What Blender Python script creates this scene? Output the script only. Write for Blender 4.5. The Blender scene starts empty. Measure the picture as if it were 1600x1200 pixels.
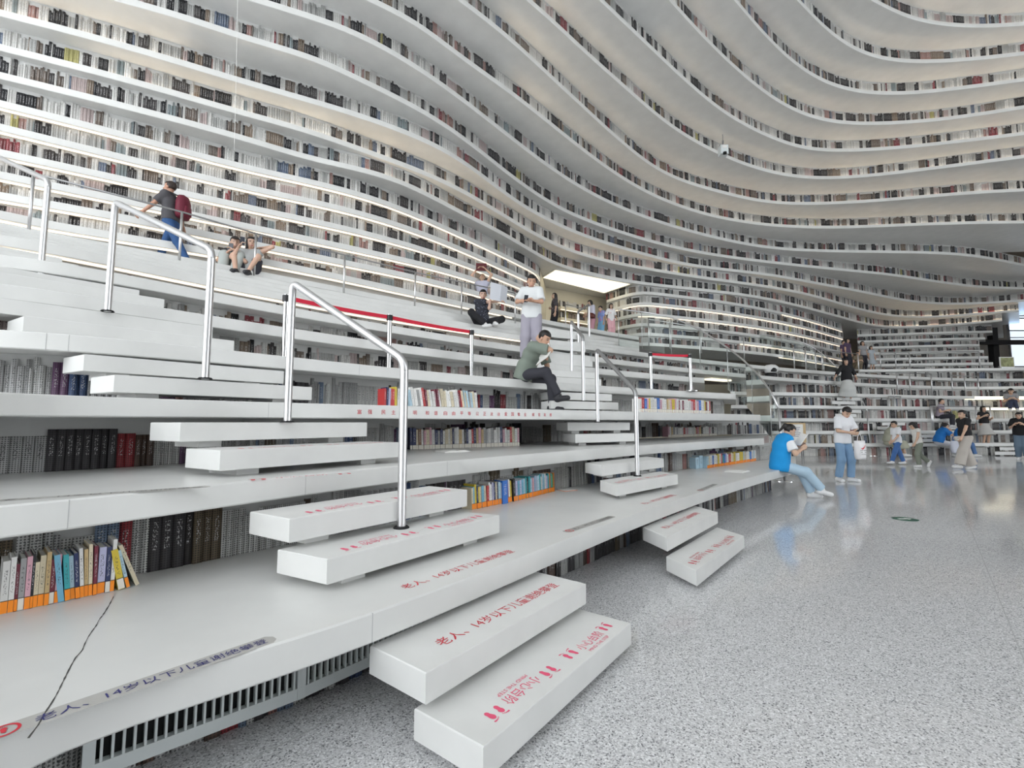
import bpy, math, random, colorsys
import numpy as np
from mathutils import Vector, Matrix

# ------------------------------------------------------------------ camera, sky, exposure
SC = bpy.context.scene
COL = SC.collection
F, YH, R = 735.0, 660.0, 0.165          # focal length in pixels, horizon row, riser height
EYE = 8*R
PITCH = math.atan2(YH-600, F)
cam_d = bpy.data.cameras.new('camera'); cam = bpy.data.objects.new('camera', cam_d); COL.objects.link(cam)
cam_d.sensor_width = 36; cam_d.lens = F/1600*36; cam_d.clip_start = 0.05; cam_d.clip_end = 300
cam.location = (0, 0, EYE); cam.rotation_euler = (math.pi/2+PITCH, 0, 0)
SC.camera = cam
w = bpy.data.worlds.new('daylight'); SC.world = w; w.use_nodes = True
bg = w.node_tree.nodes['Background']; bg.inputs[0].default_value = (0.93, 0.97, 1.0, 1); bg.inputs[1].default_value = 4.6
SC.view_settings.view_transform = 'Standard'; SC.view_settings.look = 'None'
SC.view_settings.gamma = 1; SC.view_settings.use_curve_mapping = False
SC.view_settings.exposure = 0.0
LED_POWER, COVE_POWER, PANEL_POWER = 1.2, 8.0, 1.5
random.seed(7); RNG = np.random.default_rng(7)

# ------------------------------------------------------------------ helpers
TR = 3*R                                 # tier height
SLAB = 0.13
def ray(px, py):
    c, s = math.cos(PITCH), math.sin(PITCH); y = 600-py
    return np.array([px-800, -s*y+c*F, c*y+s*F])
def at(px, py, z):
    d = ray(px, py); k = (z-EYE)/d[2]
    return np.array([d[0]*k, d[1]*k, z])
def atd(px, py, depth):
    d = ray(px, py); k = depth/d[1]
    return np.array([d[0]*k, depth, EYE+d[2]*k])
def setp(o, label=None, cat=None, group=None, kind=None):
    if label: o['label'] = label
    if cat: o['category'] = cat
    if group: o['group'] = group
    if kind: o['kind'] = kind
    return o
def empty(name, loc=(0, 0, 0), rz=0.0, **k):
    o = bpy.data.objects.new(name, None); COL.objects.link(o); o.empty_display_size = .1
    o.location = loc; o.rotation_euler = (0, 0, rz); return setp(o, **k)
def link(name, me, mat=None, parent=None, **k):
    o = bpy.data.objects.new(name, me); COL.objects.link(o)
    if mat is not None and not me.materials: me.materials.append(mat)
    if parent is not None: o.parent = parent
    return setp(o, **k)
def mesh(name, V, Fc, mat=None, parent=None, smooth=False, **k):
    me = bpy.data.meshes.new(name); me.from_pydata([tuple(map(float, v)) for v in V], [], [tuple(map(int, f)) for f in Fc]); me.update()
    if smooth: me.polygons.foreach_set('use_smooth', [True]*len(me.polygons))
    return link(name, me, mat, parent, **k)
class MB:
    def __init__(s): s.V = []; s.F = []
    def add(s, V, Fc):
        n = len(s.V); s.V += [tuple(map(float, v)) for v in V]; s.F += [tuple(n+i for i in f) for f in Fc]; return s
    def box(s, c, size, rz=0.0, M=None):
        x, y, z = [q/2 for q in size]; V = []
        for dz in (-z, z):
            for dx, dy in ((-x, -y), (x, -y), (x, y), (-x, y)):
                p = np.array([dx, dy, dz])
                if M is not None: p = np.array(M) @ p
                elif rz: p = np.array([dx*math.cos(rz)-dy*math.sin(rz), dx*math.sin(rz)+dy*math.cos(rz), dz])
                V.append(p+np.array(c))
        return s.add(V, BOXF)
    def prism(s, poly, z0, z1):
        n = len(poly)
        V = [(p[0], p[1], z0) for p in poly]+[(p[0], p[1], z1) for p in poly]
        Fc = [tuple(range(n-1, -1, -1)), tuple(range(n, 2*n))]+[(i, (i+1) % n, n+(i+1) % n, n+i) for i in range(n)]
        return s.add(V, Fc)
    def tube(s, pts, r, n=10, caps=True):
        pts = [np.array(p, float) for p in pts]; V = []; Fc = []
        rr = r if hasattr(r, '__len__') else [r]*len(pts)
        up = None
        for i, p in enumerate(pts):
            t = (pts[min(i+1, len(pts)-1)]-pts[max(i-1, 0)]); t /= np.linalg.norm(t)+1e-9
            if up is None:
                a = np.array([0, 0, 1.]) if abs(t[2]) < .9 else np.array([1., 0, 0]); up = np.cross(t, a)
            up = up-t*np.dot(up, t); up /= np.linalg.norm(up)+1e-9; bi = np.cross(t, up)
            for k in range(n):
                a = 2*math.pi*k/n; V.append(p+rr[i]*(math.cos(a)*up+math.sin(a)*bi))
        for i in range(len(pts)-1):
            for k in range(n): Fc.append((i*n+k, i*n+(k+1) % n, (i+1)*n+(k+1) % n, (i+1)*n+k))
        if caps: Fc += [tuple(range(n-1, -1, -1)), tuple((len(pts)-1)*n+k for k in range(n))]
        return s.add(V, Fc)
    def lathe(s, c, prof, n=20, sx=1, sy=1):
        V = []; Fc = []; m = len(prof)
        for k in range(n):
            a = 2*math.pi*k/n
            for r_, z in prof: V.append((c[0]+r_*sx*math.cos(a), c[1]+r_*sy*math.sin(a), c[2]+z))
        for k in range(n):
            for i in range(m-1): Fc.append((k*m+i, ((k+1) % n)*m+i, ((k+1) % n)*m+i+1, k*m+i+1))
        return s.add(V, Fc)
    def obj(s, name, mat=None, parent=None, smooth=False, **k):
        return mesh(name, s.V, s.F, mat, parent, smooth, **k)
BOXF = [(3, 2, 1, 0), (4, 5, 6, 7), (0, 1, 5, 4), (1, 2, 6, 5), (2, 3, 7, 6), (3, 0, 4, 7)]
def rounded(pts, rad=.07, n=5):
    pts = [np.array(p, float) for p in pts]; out = [pts[0]]
    for i in range(1, len(pts)-1):
        a, b, c = pts[i-1], pts[i], pts[i+1]
        u = (a-b)/np.linalg.norm(a-b); v = (c-b)/np.linalg.norm(c-b)
        p, q = b+u*rad, b+v*rad
        for k in range(n+1):
            t = k/n; out.append((1-t)**2*p+2*t*(1-t)*b+t*t*q)
    out.append(pts[-1]); return out

# ------------------------------------------------------------------ materials
def nt(name):
    m = bpy.data.materials.new(name); m.use_nodes = True
    n = m.node_tree.nodes; return m, n, m.node_tree.links, n['Principled BSDF']
def mat(name, col, rough=.5, metal=0, noise=0.0, nscale=6.0, bump=0.0, bscale=60.0, emit=0, alpha=None, trans=0, ior=1.45):
    m, n, l, b = nt(name)
    b.inputs['Base Color'].default_value = (*col, 1); b.inputs['Roughness'].default_value = rough; b.inputs['Metallic'].default_value = metal
    b.inputs['IOR'].default_value = ior
    if trans: b.inputs['Transmission Weight'].default_value = trans
    if emit: b.inputs['Emission Color'].default_value = (*col, 1); b.inputs['Emission Strength'].default_value = emit
    if noise or bump:
        tc = n.new('ShaderNodeTexCoord')
    if noise:
        t = n.new('ShaderNodeTexNoise'); t.inputs['Scale'].default_value = nscale; t.inputs['Detail'].default_value = 5; l.new(tc.outputs['Object'], t.inputs['Vector'])
        r_ = n.new('ShaderNodeMapRange'); r_.inputs[1].default_value = .3; r_.inputs[2].default_value = .7; r_.inputs[3].default_value = 1-noise; r_.inputs[4].default_value = 1+noise*.6
        l.new(t.outputs[0], r_.inputs[0])
        x = n.new('ShaderNodeMixRGB'); x.blend_type = 'MULTIPLY'; x.inputs[0].default_value = 1; x.inputs[1].default_value = (*col, 1)
        l.new(r_.outputs[0], x.inputs[2]); l.new(x.outputs[0], b.inputs['Base Color'])
    if bump:
        t = n.new('ShaderNodeTexNoise'); t.inputs['Scale'].default_value = bscale; l.new(tc.outputs['Object'], t.inputs['Vector'])
        bp = n.new('ShaderNodeBump'); bp.inputs['Strength'].default_value = bump; bp.inputs['Distance'].default_value = .01
        l.new(t.outputs[0], bp.inputs['Height']); l.new(bp.outputs[0], b.inputs['Normal'])
    return m
M = {}
M['white'] = mat('white_composite', (.70, .70, .685), .30, noise=.05, nscale=3.0)
M['step'] = mat('step_composite', (.72, .72, .705), .42, noise=.04, nscale=5.0)
M['soffit'] = M['white']
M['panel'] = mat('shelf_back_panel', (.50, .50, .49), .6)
M['dark'] = mat('dark_void', (.012, .012, .013), .8)
M['steel'] = mat('brushed_steel', (.74, .74, .75), .36, 1.0)
M['chrome'] = mat('polished_chrome', (.75, .75, .76), .12, 1.0)
M['greymetal'] = mat('grey_handrail', (.30, .30, .30), .4, .6)
M['led'] = mat('warm_led', (1.0, .84, .66), .5, emit=LED_POWER)
M['cove'] = mat('cove_led', (1.0, .80, .55), .5, emit=COVE_POWER)
M['lightpanel'] = mat('ceiling_light', (1.0, .90, .66), .5, emit=PANEL_POWER)
M['red'] = mat('red_ink', (.62, .03, .05), .5)
M['pink'] = mat('pink_ink', (.80, .10, .20), .5)
M['navy'] = mat('navy_ink', (.03, .03, .16), .5)
M['tape'] = mat('grey_tape', (.45, .44, .42), .5, noise=.06, nscale=20)
M['belt'] = mat('red_belt', (.62, .01, .04), .6)
M['black'] = mat('black_plastic', (.015, .015, .017), .4)
M['grille'] = mat('grille_white', (.66, .70, .70), .4)
M['concrete'] = mat('brown_concrete', (.17, .14, .11), .8, noise=.15, nscale=1.5)
M['warmwall'] = mat('cream_wall', (.62, .57, .45), .7, noise=.03, nscale=2)
M['darkceil'] = mat('ceiling_grey', (.45, .45, .44), .8)
M['paper'] = mat('paper', (.80, .79, .76), .7)
M['crack'] = mat('crack_grey', (.07, .07, .065), .9)
M['orange'] = mat('orange_sticker', (.95, .28, .02), .45)
M['creamlab'] = mat('cream_sticker', (.78, .74, .66), .5)
def glass_mat():
    m, n, l, b = nt('clear_glass')
    g = n.new('ShaderNodeBsdfGlossy'); g.inputs['Roughness'].default_value = .02; g.inputs['Color'].default_value = (.9, .95, .93, 1)
    t = n.new('ShaderNodeBsdfTransparent'); t.inputs['Color'].default_value = (.95, .97, .96, 1)
    fr = n.new('ShaderNodeFresnel'); fr.inputs[0].default_value = 1.22
    mx = n.new('ShaderNodeMixShader'); l.new(fr.outputs[0], mx.inputs[0]); l.new(t.outputs[0], mx.inputs[1]); l.new(g.outputs[0], mx.inputs[2])
    l.new(mx.outputs[0], n['Material Output'].inputs['Surface']); return m
M['glass'] = glass_mat()
def floor_mat():
    m, n, l, b = nt('terrazzo')
    tc = n.new('ShaderNodeTexCoord')
    v = n.new('ShaderNodeTexVoronoi'); v.inputs['Scale'].default_value = 165; l.new(tc.outputs['Object'], v.inputs['Vector'])
    bw = n.new('ShaderNodeSeparateColor'); l.new(v.outputs['Color'], bw.inputs[0])
    cr = n.new('ShaderNodeValToRGB'); e = cr.color_ramp.elements; cr.color_ramp.interpolation = 'CONSTANT'
    e[0].position = 0; e[0].color = (.20, .20, .21, 1); e[1].position = .07; e[1].color = (.42, .42, .43, 1)
    for p_, c_ in ((.24, .56), (.45, .64), (.72, .72), (.90, .84)): x = cr.color_ramp.elements.new(p_); x.color = (c_, c_, c_*1.012, 1)
    l.new(bw.outputs[0], cr.inputs[0])
    g = n.new('ShaderNodeTexNoise'); g.inputs['Scale'].default_value = .5; g.inputs['Detail'].default_value = 4; l.new(tc.outputs['Object'], g.inputs['Vector'])
    mr = n.new('ShaderNodeMapRange'); mr.inputs[3].default_value = .93; mr.inputs[4].default_value = 1.07; l.new(g.outputs[0], mr.inputs[0])
    mm = n.new('ShaderNodeMixRGB'); mm.blend_type = 'MULTIPLY'; mm.inputs[0].default_value = 1; l.new(cr.outputs[0], mm.inputs[1]); l.new(mr.outputs[0], mm.inputs[2])
    l.new(mm.outputs[0], b.inputs['Base Color']); b.inputs['Roughness'].default_value = .085
    return m
M['floor'] = floor_mat()
def attr_mat(name, rough=.55, dots=False, title=False):
    m, n, l, b = nt(name)
    a = n.new('ShaderNodeAttribute'); a.attribute_name = 'Col'; col = a.outputs['Color']
    if title or dots:
        uv = n.new('ShaderNodeUVMap'); uv.uv_map = 'UVMap'; sp = n.new('ShaderNodeSeparateXYZ'); l.new(uv.outputs[0], sp.inputs[0])
    def math_(op, x, y=None, z=None):
        q = n.new('ShaderNodeMath'); q.operation = op
        for i, s in enumerate((x, y, z)):
            if s is None: continue
            if isinstance(s, (int, float)): q.inputs[i].default_value = s
            else: l.new(s, q.inputs[i])
        return q.outputs[0]
    if title:      # printed lettering on the spines: small marks along the middle of each spine
        u, v = sp.outputs[0], sp.outputs[1]
        inu = math_('COMPARE', math_('FRACT', u), .5, .22)
        inv = math_('COMPARE', math_('FRACT', v), .6, .24)
        uv2 = n.new('ShaderNodeMapping'); uv2.inputs['Scale'].default_value = (5, 14, 1); l.new(uv.outputs[0], uv2.inputs[0])
        ns = n.new('ShaderNodeTexNoise'); ns.inputs['Scale'].default_value = 1.6; ns.inputs['Detail'].default_value = 1; l.new(uv2.outputs[0], ns.inputs['Vector'])
        th = math_('GREATER_THAN', ns.outputs[0], .56)
        f = math_('MULTIPLY', math_('MULTIPLY', inu, inv), th)
        bw = n.new('ShaderNodeRGBToBW'); l.new(col, bw.inputs[0])
        inv_c = math_('MULTIPLY', math_('LESS_THAN', bw.outputs[0], .25), .6)
        cc = n.new('ShaderNodeCombineColor'); [l.new(math_('ADD', inv_c, .05), cc.inputs[i]) for i in range(3)]
        mx = n.new('ShaderNodeMixRGB'); l.new(math_('MULTIPLY', f, .8), mx.inputs[0]); l.new(col, mx.inputs[1]); l.new(cc.outputs[0], mx.inputs[2]); col = mx.outputs[0]
    if dots:       # perforated metal: rows of small dark holes over the print
        geo = n.new('ShaderNodeUVMap'); geo.uv_map = 'Metres'; s2 = n.new('ShaderNodeSeparateXYZ'); l.new(geo.outputs[0], s2.inputs[0])
        fx = math_('SUBTRACT', math_('FRACT', math_('MULTIPLY', s2.outputs[0], 75)), .5)
        fy = math_('SUBTRACT', math_('FRACT', math_('MULTIPLY', s2.outputs[1], 75)), .5)
        rr = math_('SQRT', math_('ADD', math_('MULTIPLY', fx, fx), math_('MULTIPLY', fy, fy)))
        hole = math_('LESS_THAN', rr, .33)
        mx = n.new('ShaderNodeMixRGB'); l.new(math_('MULTIPLY', hole, .75), mx.inputs[0]); l.new(col, mx.inputs[1]); mx.inputs[2].default_value = (.02, .02, .022, 1); col = mx.outputs[0]
    l.new(col, b.inputs['Base Color']); b.inputs['Roughness'].default_value = rough
    return m
M['print_near'] = attr_mat('printed_spines_perforated', .55, True, True)
M['print_far'] = attr_mat('printed_spines', .6, False, True)
M['bookcol'] = attr_mat('book_cover', .45, False, True)

# ------------------------------------------------------------------ contours
def cspline(xs, ys, q):
    xs = np.array(xs, float); ys = np.array(ys, float); n = len(xs); h = np.diff(xs)
    A = np.zeros((n, n)); b = np.zeros(n); A[0, 0] = A[-1, -1] = 1
    for i in range(1, n-1):
        A[i, i-1] = h[i-1]; A[i, i] = 2*(h[i-1]+h[i]); A[i, i+1] = h[i]; b[i] = 6*((ys[i+1]-ys[i])/h[i]-(ys[i]-ys[i-1])/h[i-1])
    m = np.linalg.solve(A, b); i = np.clip(np.searchsorted(xs, q)-1, 0, n-2); t = q-xs[i]
    return ys[i]+t*((ys[i+1]-ys[i])/h[i]-h[i]*(2*m[i]+m[i+1])/6)+t*t*m[i]/2+t**3*(m[i+1]-m[i])/(6*h[i])
def resample(P, step):
    P = np.asarray(P, float); s = np.concatenate([[0], np.cumsum(np.linalg.norm(np.diff(P, axis=0), axis=1))])
    n = max(2, int(s[-1]/step)+1); q = np.linspace(0, s[-1], n)
    return np.stack([np.interp(q, s, P[:, i]) for i in range(P.shape[1])], 1)
def extend(P, a=0, b=0, bend=0.0):
    P = list(P)
    if a:
        d = P[0]-P[min(6, len(P)-1)]; d /= np.linalg.norm(d); p = P[0]; pre = []
        for i in range(int(a/.5)):
            th = bend*.5; d = np.array([d[0]*math.cos(th)-d[1]*math.sin(th), d[0]*math.sin(th)+d[1]*math.cos(th)]); p = p+d*.5; pre.append(p)
        P = pre[::-1]+P
    if b:
        d = P[-1]-P[-min(7, len(P))]; d /= np.linalg.norm(d)
        P = P+[P[-1]+d*.5*(i+1) for i in range(int(b/.5))]
    return np.array(P)
def contour(px, z, fit=0, step=8):
    xs = [p[0] for p in px]; ys = [p[1] for p in px]
    q = np.linspace(xs[0], xs[-1], int((xs[-1]-xs[0])/step)+2)
    if fit:
        d = [at(x, y, z)[1] for x, y in px]; c = np.polyfit((np.array(xs)-800)/800, np.log(d), fit)
        dd = np.exp(np.polyval(c, (q-800)/800)); return np.array([[(x-800)*k/(F*math.cos(PITCH)), k] for x, k in zip(q, dd)])
    yy = cspline(xs, ys, q)
    return np.array([at(x, y, z)[:2] for x, y in zip(q, yy)])
def offset(P, d):
    P = np.asarray(P); t = np.gradient(P, axis=0); t /= np.linalg.norm(t, axis=1)[:, None]+1e-9
    return P+d*np.stack([-t[:, 1], t[:, 0]], 1)          # positive d = away from the hall for left-to-right curves
def polar(P):
    th = np.arctan2(P[:, 0], P[:, 1]); r_ = np.hypot(P[:, 0], P[:, 1]); o = np.argsort(th); return th[o], r_[o]
# ------------------------------------------------------------------ the terraced bowl: contours traced level by level
ZT = lambda k: k*TR
ZB = lambda k: k*TR-SLAB
C = {}
C[1] = extend(contour([(0, 1171), (44, 1154), (320, 1048), (380, 1025), (590, 950), (800, 882), (900, 838), (1000, 797), (1100, 765), (1200, 737), (1238, 729)], ZT(1), 4), 3.0)
C[2] = extend(contour([(0, 791.7), (220, 771), (321, 758), (390, 751), (600, 730), (760, 716), (920, 702), (1000, 695.5), (1100, 690), (1190, 685)], ZT(2), 3), 4)
C[3] = extend(contour([(0, 612), (60, 616), (340, 626), (500, 630.5), (600, 633), (853, 640), (1000, 643.5), (1186, 648)], ZT(3), 3), 4)
C[4] = extend(contour([(0, 514), (64, 520), (200, 533), (600, 571), (735, 586), (853, 597), (960, 604.5), (1149, 615)], ZT(4), 3), 4)
C[5] = extend(contour([(0, 445), (100, 458), (200, 472), (332, 495), (437, 510), (600, 534.5), (798, 561), (960, 577), (1101, 591)], ZT(5), 3), 4)
C[6] = extend(contour([(0, 400), (100, 414), (200, 431), (335, 457), (440, 477), (600, 511), (798, 539), (960, 558), (1032, 567), (1120, 580), (1200, 592), (1300, 596), (1400, 600), (1500, 602), (1600, 604)], ZT(6), 5), 4, 4)
C[7] = extend(contour([(0, 386), (73, 400), (200, 424), (335, 448), (440, 469.5), (600, 500.5), (800, 531), (960, 550), (1080, 563), (1200, 580), (1300, 586), (1400, 591), (1500, 594), (1600, 596)], ZB(7), 5), 4, 4)
C[8] = extend(contour([(0, 354), (40, 361), (220, 396), (280, 409), (400, 433), (453, 443), (537, 459), (640, 477), (736, 492), (805, 505), (845, 513), (920, 524), (1000, 536)], ZT(8), 4), 4)
C[9] = extend(contour([(0, 347), (160, 372), (200, 380), (320, 400), (400, 415), (535, 439), (640, 460), (736, 482), (805, 497), (845, 505), (930, 520), (1000, 531)], ZB(9), 4), 4)
LW = {}
LW[10] = contour([(0, 312), (172, 342), (400, 387), (540, 415), (600, 427), (720, 455), (800, 477), (845, 490)], ZB(10))
LW[11] = contour([(0, 279), (172, 314), (400, 361), (600, 403), (722, 434), (800, 461), (845, 478)], ZB(11))
LW[12] = contour([(0, 244), (172, 281), (400, 331), (600, 376), (722, 414), (800, 445), (845, 464)], ZB(12))
LW[13] = contour([(0, 204), (172, 246), (400, 300), (600, 348), (722, 393), (800, 428), (845, 449)], ZB(13))
LW[14] = contour([(0, 167), (172, 210), (400, 269), (600, 320), (722, 371), (800, 408), (844, 431)], ZB(14))
def round_end(P, r_=.7):
    s = np.concatenate([[0], np.cumsum(np.linalg.norm(np.diff(P, axis=0), axis=1))]); P = resample(P, .12)
    s = np.concatenate([[0], np.cumsum(np.linalg.norm(np.diff(P, axis=0), axis=1))]); x = np.clip(s-(s[-1]-r_), 0, r_)
    add = r_-np.sqrt(np.maximum(r_*r_-x*x, 0)); rr = np.hypot(P[:, 0], P[:, 1]); return P*((rr+add)/rr)[:, None]
for k in LW: LW[k] = round_end(extend(LW[k], 5))
RAW = {
 15: [(0, 123), (200, 172), (400, 226), (487, 251), (625, 288), (725, 337), (800, 376), (862, 411), (925, 430), (975, 440), (1050, 450), (1200, 469), (1325, 500), (1362, 509), (1425, 512), (1566, 502)],
 16: [(0, 79), (200, 130), (400, 186), (475, 207), (575, 241), (675, 279), (725, 303), (800, 347), (862, 381), (912, 400), (1000, 420), (1100, 436), (1200, 450), (1275, 465), (1350, 486), (1400, 495), (1500, 494), (1592, 487)],
 17: [(0, 25), (200, 78), (400, 137), (525, 173), (625, 207), (712, 249), (770, 290), (800, 312), (850, 342), (900, 365), (975, 390), (1075, 415), (1200, 431), (1275, 444), (1350, 458), (1425, 472), (1500, 476), (1600, 471)],
 18: [(175, 0), (275, 28), (400, 68), (500, 100), (575, 134), (650, 172), (725, 220), (800, 278), (875, 327), (950, 358), (1050, 387), (1200, 411), (1325, 424), (1400, 432), (1525, 449), (1600, 452)],
 19: [(380, -2), (475, 27), (535, 48), (635, 99), (725, 161), (800, 219), (842, 251), (930, 307), (995, 336), (1110, 371), (1200, 388), (1300, 394), (1425, 396), (1525, 402), (1600, 416)],
 20: [(572, 0), (650, 41), (725, 95), (800, 149), (932, 252), (1000, 296), (1075, 328), (1200, 353), (1300, 357), (1400, 354), (1525, 350), (1600, 349)],
 21: [(715, 0), (800, 67), (857, 119), (925, 182), (985, 235), (1025, 264), (1112, 298), (1200, 317), (1275, 320), (1400, 313), (1525, 303), (1600, 299)],
 22: [(822, 0), (860, 33), (900, 70), (985, 146), (1040, 192), (1112, 236), (1200, 269), (1262, 279), (1350, 277), (1450, 266), (1600, 247)],
 23: [(936, 0), (975, 37), (1015, 75), (1075, 131), (1125, 172), (1200, 214), (1250, 231), (1312, 237), (1400, 233), (1600, 211)],
 24: [(1045, 0), (1100, 60), (1162, 119), (1200, 149), (1250, 177), (1300, 191), (1375, 195), (1500, 185), (1600, 170)],
 25: [(1147, 0), (1200, 61), (1237, 96), (1275, 122), (1340, 144), (1400, 148), (1500, 140), (1600, 127)],
 26: [(1245, 0), (1300, 54), (1350, 84), (1400, 96), (1465, 98), (1600, 86)],
 27: [(1360, 0), (1417, 27), (1487, 41), (1540, 43), (1600, 40)],
 28: [(1480, -38), (1540, -22), (1600, -18)]}
for k, px in RAW.items():
    C[k] = extend(contour(px, ZB(k)), 9 if k > 17 else 5, 0 if k in (15, 16) else 5, bend=.02 if k > 17 else 0)
RW = {}
base_w = contour([(948, 489), (965, 484), (1000, 477), (1037, 479), (1100, 486), (1200, 501), (1260, 514), (1317, 530)], ZB(13))
for k, s in ((9, .93), (10, .955), (11, .98), (12, .995), (13, 1.0), (14, 1.005)): RW[k] = base_w*s
RT = {}
for k, dd in {1: (18.4, 18.6, 19, 19), 2: (18.4, 18.7, 19.4, 19.6), 3: (18.2, 18.6, 19.8, 20.1), 4: (17.8, 18.4, 20.2, 20.5), 5: (17.6, 18.5, 20.6, 21)}.items():
    q = np.linspace(1142, 1660, 60); d = cspline([1142, 1300, 1500, 1660], dd, q); RT[k] = np.stack([(q-800)*d/F, d], 1)
RT_END = {8: 1640, 9: 1557, 10: 1550, 11: 1544, 12: 1538, 13: 1548, 14: 1560}
for k, dd in {8: (23.4, 22.9, 22.5), 9: (25.3, 24.6, 24.2), 10: (26.6, 25.8, 25.2), 11: (27.7, 26.8, 26.2), 12: (28.6, 27.6, 27.1), 13: (29.2, 28.2, 27.6), 14: (29.7, 28.7, 28.0)}.items():
    q = np.linspace(1346, RT_END[k], 40); d = np.interp(q, [1346, 1500, 1660], dd); RT[k] = np.stack([(q-800)*d/F, d], 1)

POL = {}
def rho(P, th):
    i = id(P)
    if i not in POL: POL[i] = (polar(P), P)
    (t, r_), _ = POL[i]; return np.interp(th, t, r_, left=np.nan, right=np.nan)
def trange(P):
    rho(P, 0.0); t = POL[id(P)][0][0]; return t[0], t[-1]
def ring(th, r_): return np.stack([np.sin(th)*r_, np.cos(th)*r_], 1)
def finish(me, ang=.6):
    me.polygons.foreach_set('use_smooth', [True]*len(me.polygons))
    try: me.set_sharp_from_angle(angle=ang)
    except Exception: pass
def slab(name, P, zt, th_, w_, mat_, parent=None, **k):
    """solid ledge: front edge along P, radially deep"""
    P = resample(P, .16 if np.hypot(*P[len(P)//2]) < 6 else .22); t, r0 = polar(P); n = len(t); c = .008
    prof = [(c, 0), (0, -c), (0, -th_+c), (c, -th_), (w_, -th_), (w_, 0)]; m = len(prof); V = []; Fc = []
    for a, r_ in zip(t, r0):
        for dr, dz in prof: V.append((math.sin(a)*(r_+dr), math.cos(a)*(r_+dr), zt+dz))
    for i in range(n-1):
        for j in range(m): Fc.append((i*m+j, i*m+(j+1) % m, (i+1)*m+(j+1) % m, (i+1)*m+j))
    Fc += [tuple(range(m-1, -1, -1)), tuple((n-1)*m+j for j in range(m))]
    o = mesh(name, V, Fc, mat_, parent, **k); finish(o.data); return o
def strip(name, th, r0, z0, dr, dz, mat_, parent):
    V = []; Fc = []; n = len(th)
    for a, r_ in zip(th, r0):
        for x, z in ((0, 0), (0, dz), (dr, dz), (dr, 0)): V.append((math.sin(a)*(r_+x), math.cos(a)*(r_+x), z0+z))
    for i in range(n-1):
        for j in range(4): Fc.append((i*4+j, i*4+(j+1) % 4, (i+1)*4+(j+1) % 4, (i+1)*4+j))
    Fc += [(3, 2, 1, 0), tuple((n-1)*4+j for j in range(4))]
    return mesh(name, V, Fc, mat_, parent)
def wallstrip(name, Q, z0, z1, mat_, parent, thick=.03):
    B = offset(Q, thick); n = len(Q); V = []; Fc = []
    for q, b in zip(Q, B):
        for p, z in ((q, z0), (q, z1), (b, z1), (b, z0)): V.append((p[0], p[1], z))
    for i in range(n-1):
        for j in range(4): Fc.append((i*4+j, i*4+(j+1) % 4, (i+1)*4+(j+1) % 4, (i+1)*4+j))
    Fc += [(3, 2, 1, 0), tuple((n-1)*4+j for j in range(4))]
    return mesh(name, V, Fc, mat_, parent)

# ---- rows of book spines
PAL_FAR = [((.60, .59, .57), 30), ((.42, .42, .41), 14), ((.022, .022, .025), 22), ((.06, .055, .055), 12), ((.16, .13, .11), 7), ((.22, .17, .13), 5), ((.22, .05, .06), 2.6), ((.12, .15, .21), 3), ((.46, .38, .37), 6), ((.24, .28, .29), 2.5), ((.42, .39, .17), .9), ((.33, .20, .18), 2.4)]
PAL_NEAR = [((.56, .56, .55), 44), ((.42, .42, .42), 24), ((.06, .055, .06), 14), ((.035, .03, .03), 8), ((.15, .115, .075), 8), ((.10, .06, .045), 7), ((.32, .04, .05), 4), ((.05, .09, .2), 6), ((.16, .22, .32), 5), ((.36, .17, .15), 4), ((.13, .06, .13), 3)]
def gen_books(L, near, rng):
    pal = PAL_NEAR if near else PAL_FAR; p = np.array([x[1] for x in pal], float); p /= p.sum()
    out = []; s = 0.0
    while s < L:
        c = np.array(pal[rng.choice(len(pal), p=p)][0]); n = int(rng.integers(1, 4)) if rng.random() < .72 else int(rng.integers(4, 9))
        wd = rng.uniform(.018, .05) if not near else rng.uniform(.022, .062); h = rng.uniform(.72, .95) if not near else rng.uniform(.62, .88)
        series = rng.random() < .55
        if near and c.max()-c.min() > .08: n = min(n, 2); series = True
        for _ in range(n):
            if not series:
                wd = rng.uniform(.016, .048); h = rng.uniform(.66, .95); c2 = np.clip(c*rng.uniform(.75, 1.3), .01, .75)
            else: c2 = c
            if s+wd > L: s = L+1; break
            out.append((s, wd*.96, h, c2, rng.uniform(0, .018))); s += wd
        if rng.random() < .10: s += rng.uniform(.01, .05)
    return out
NEAR_SPINES = []
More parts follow.
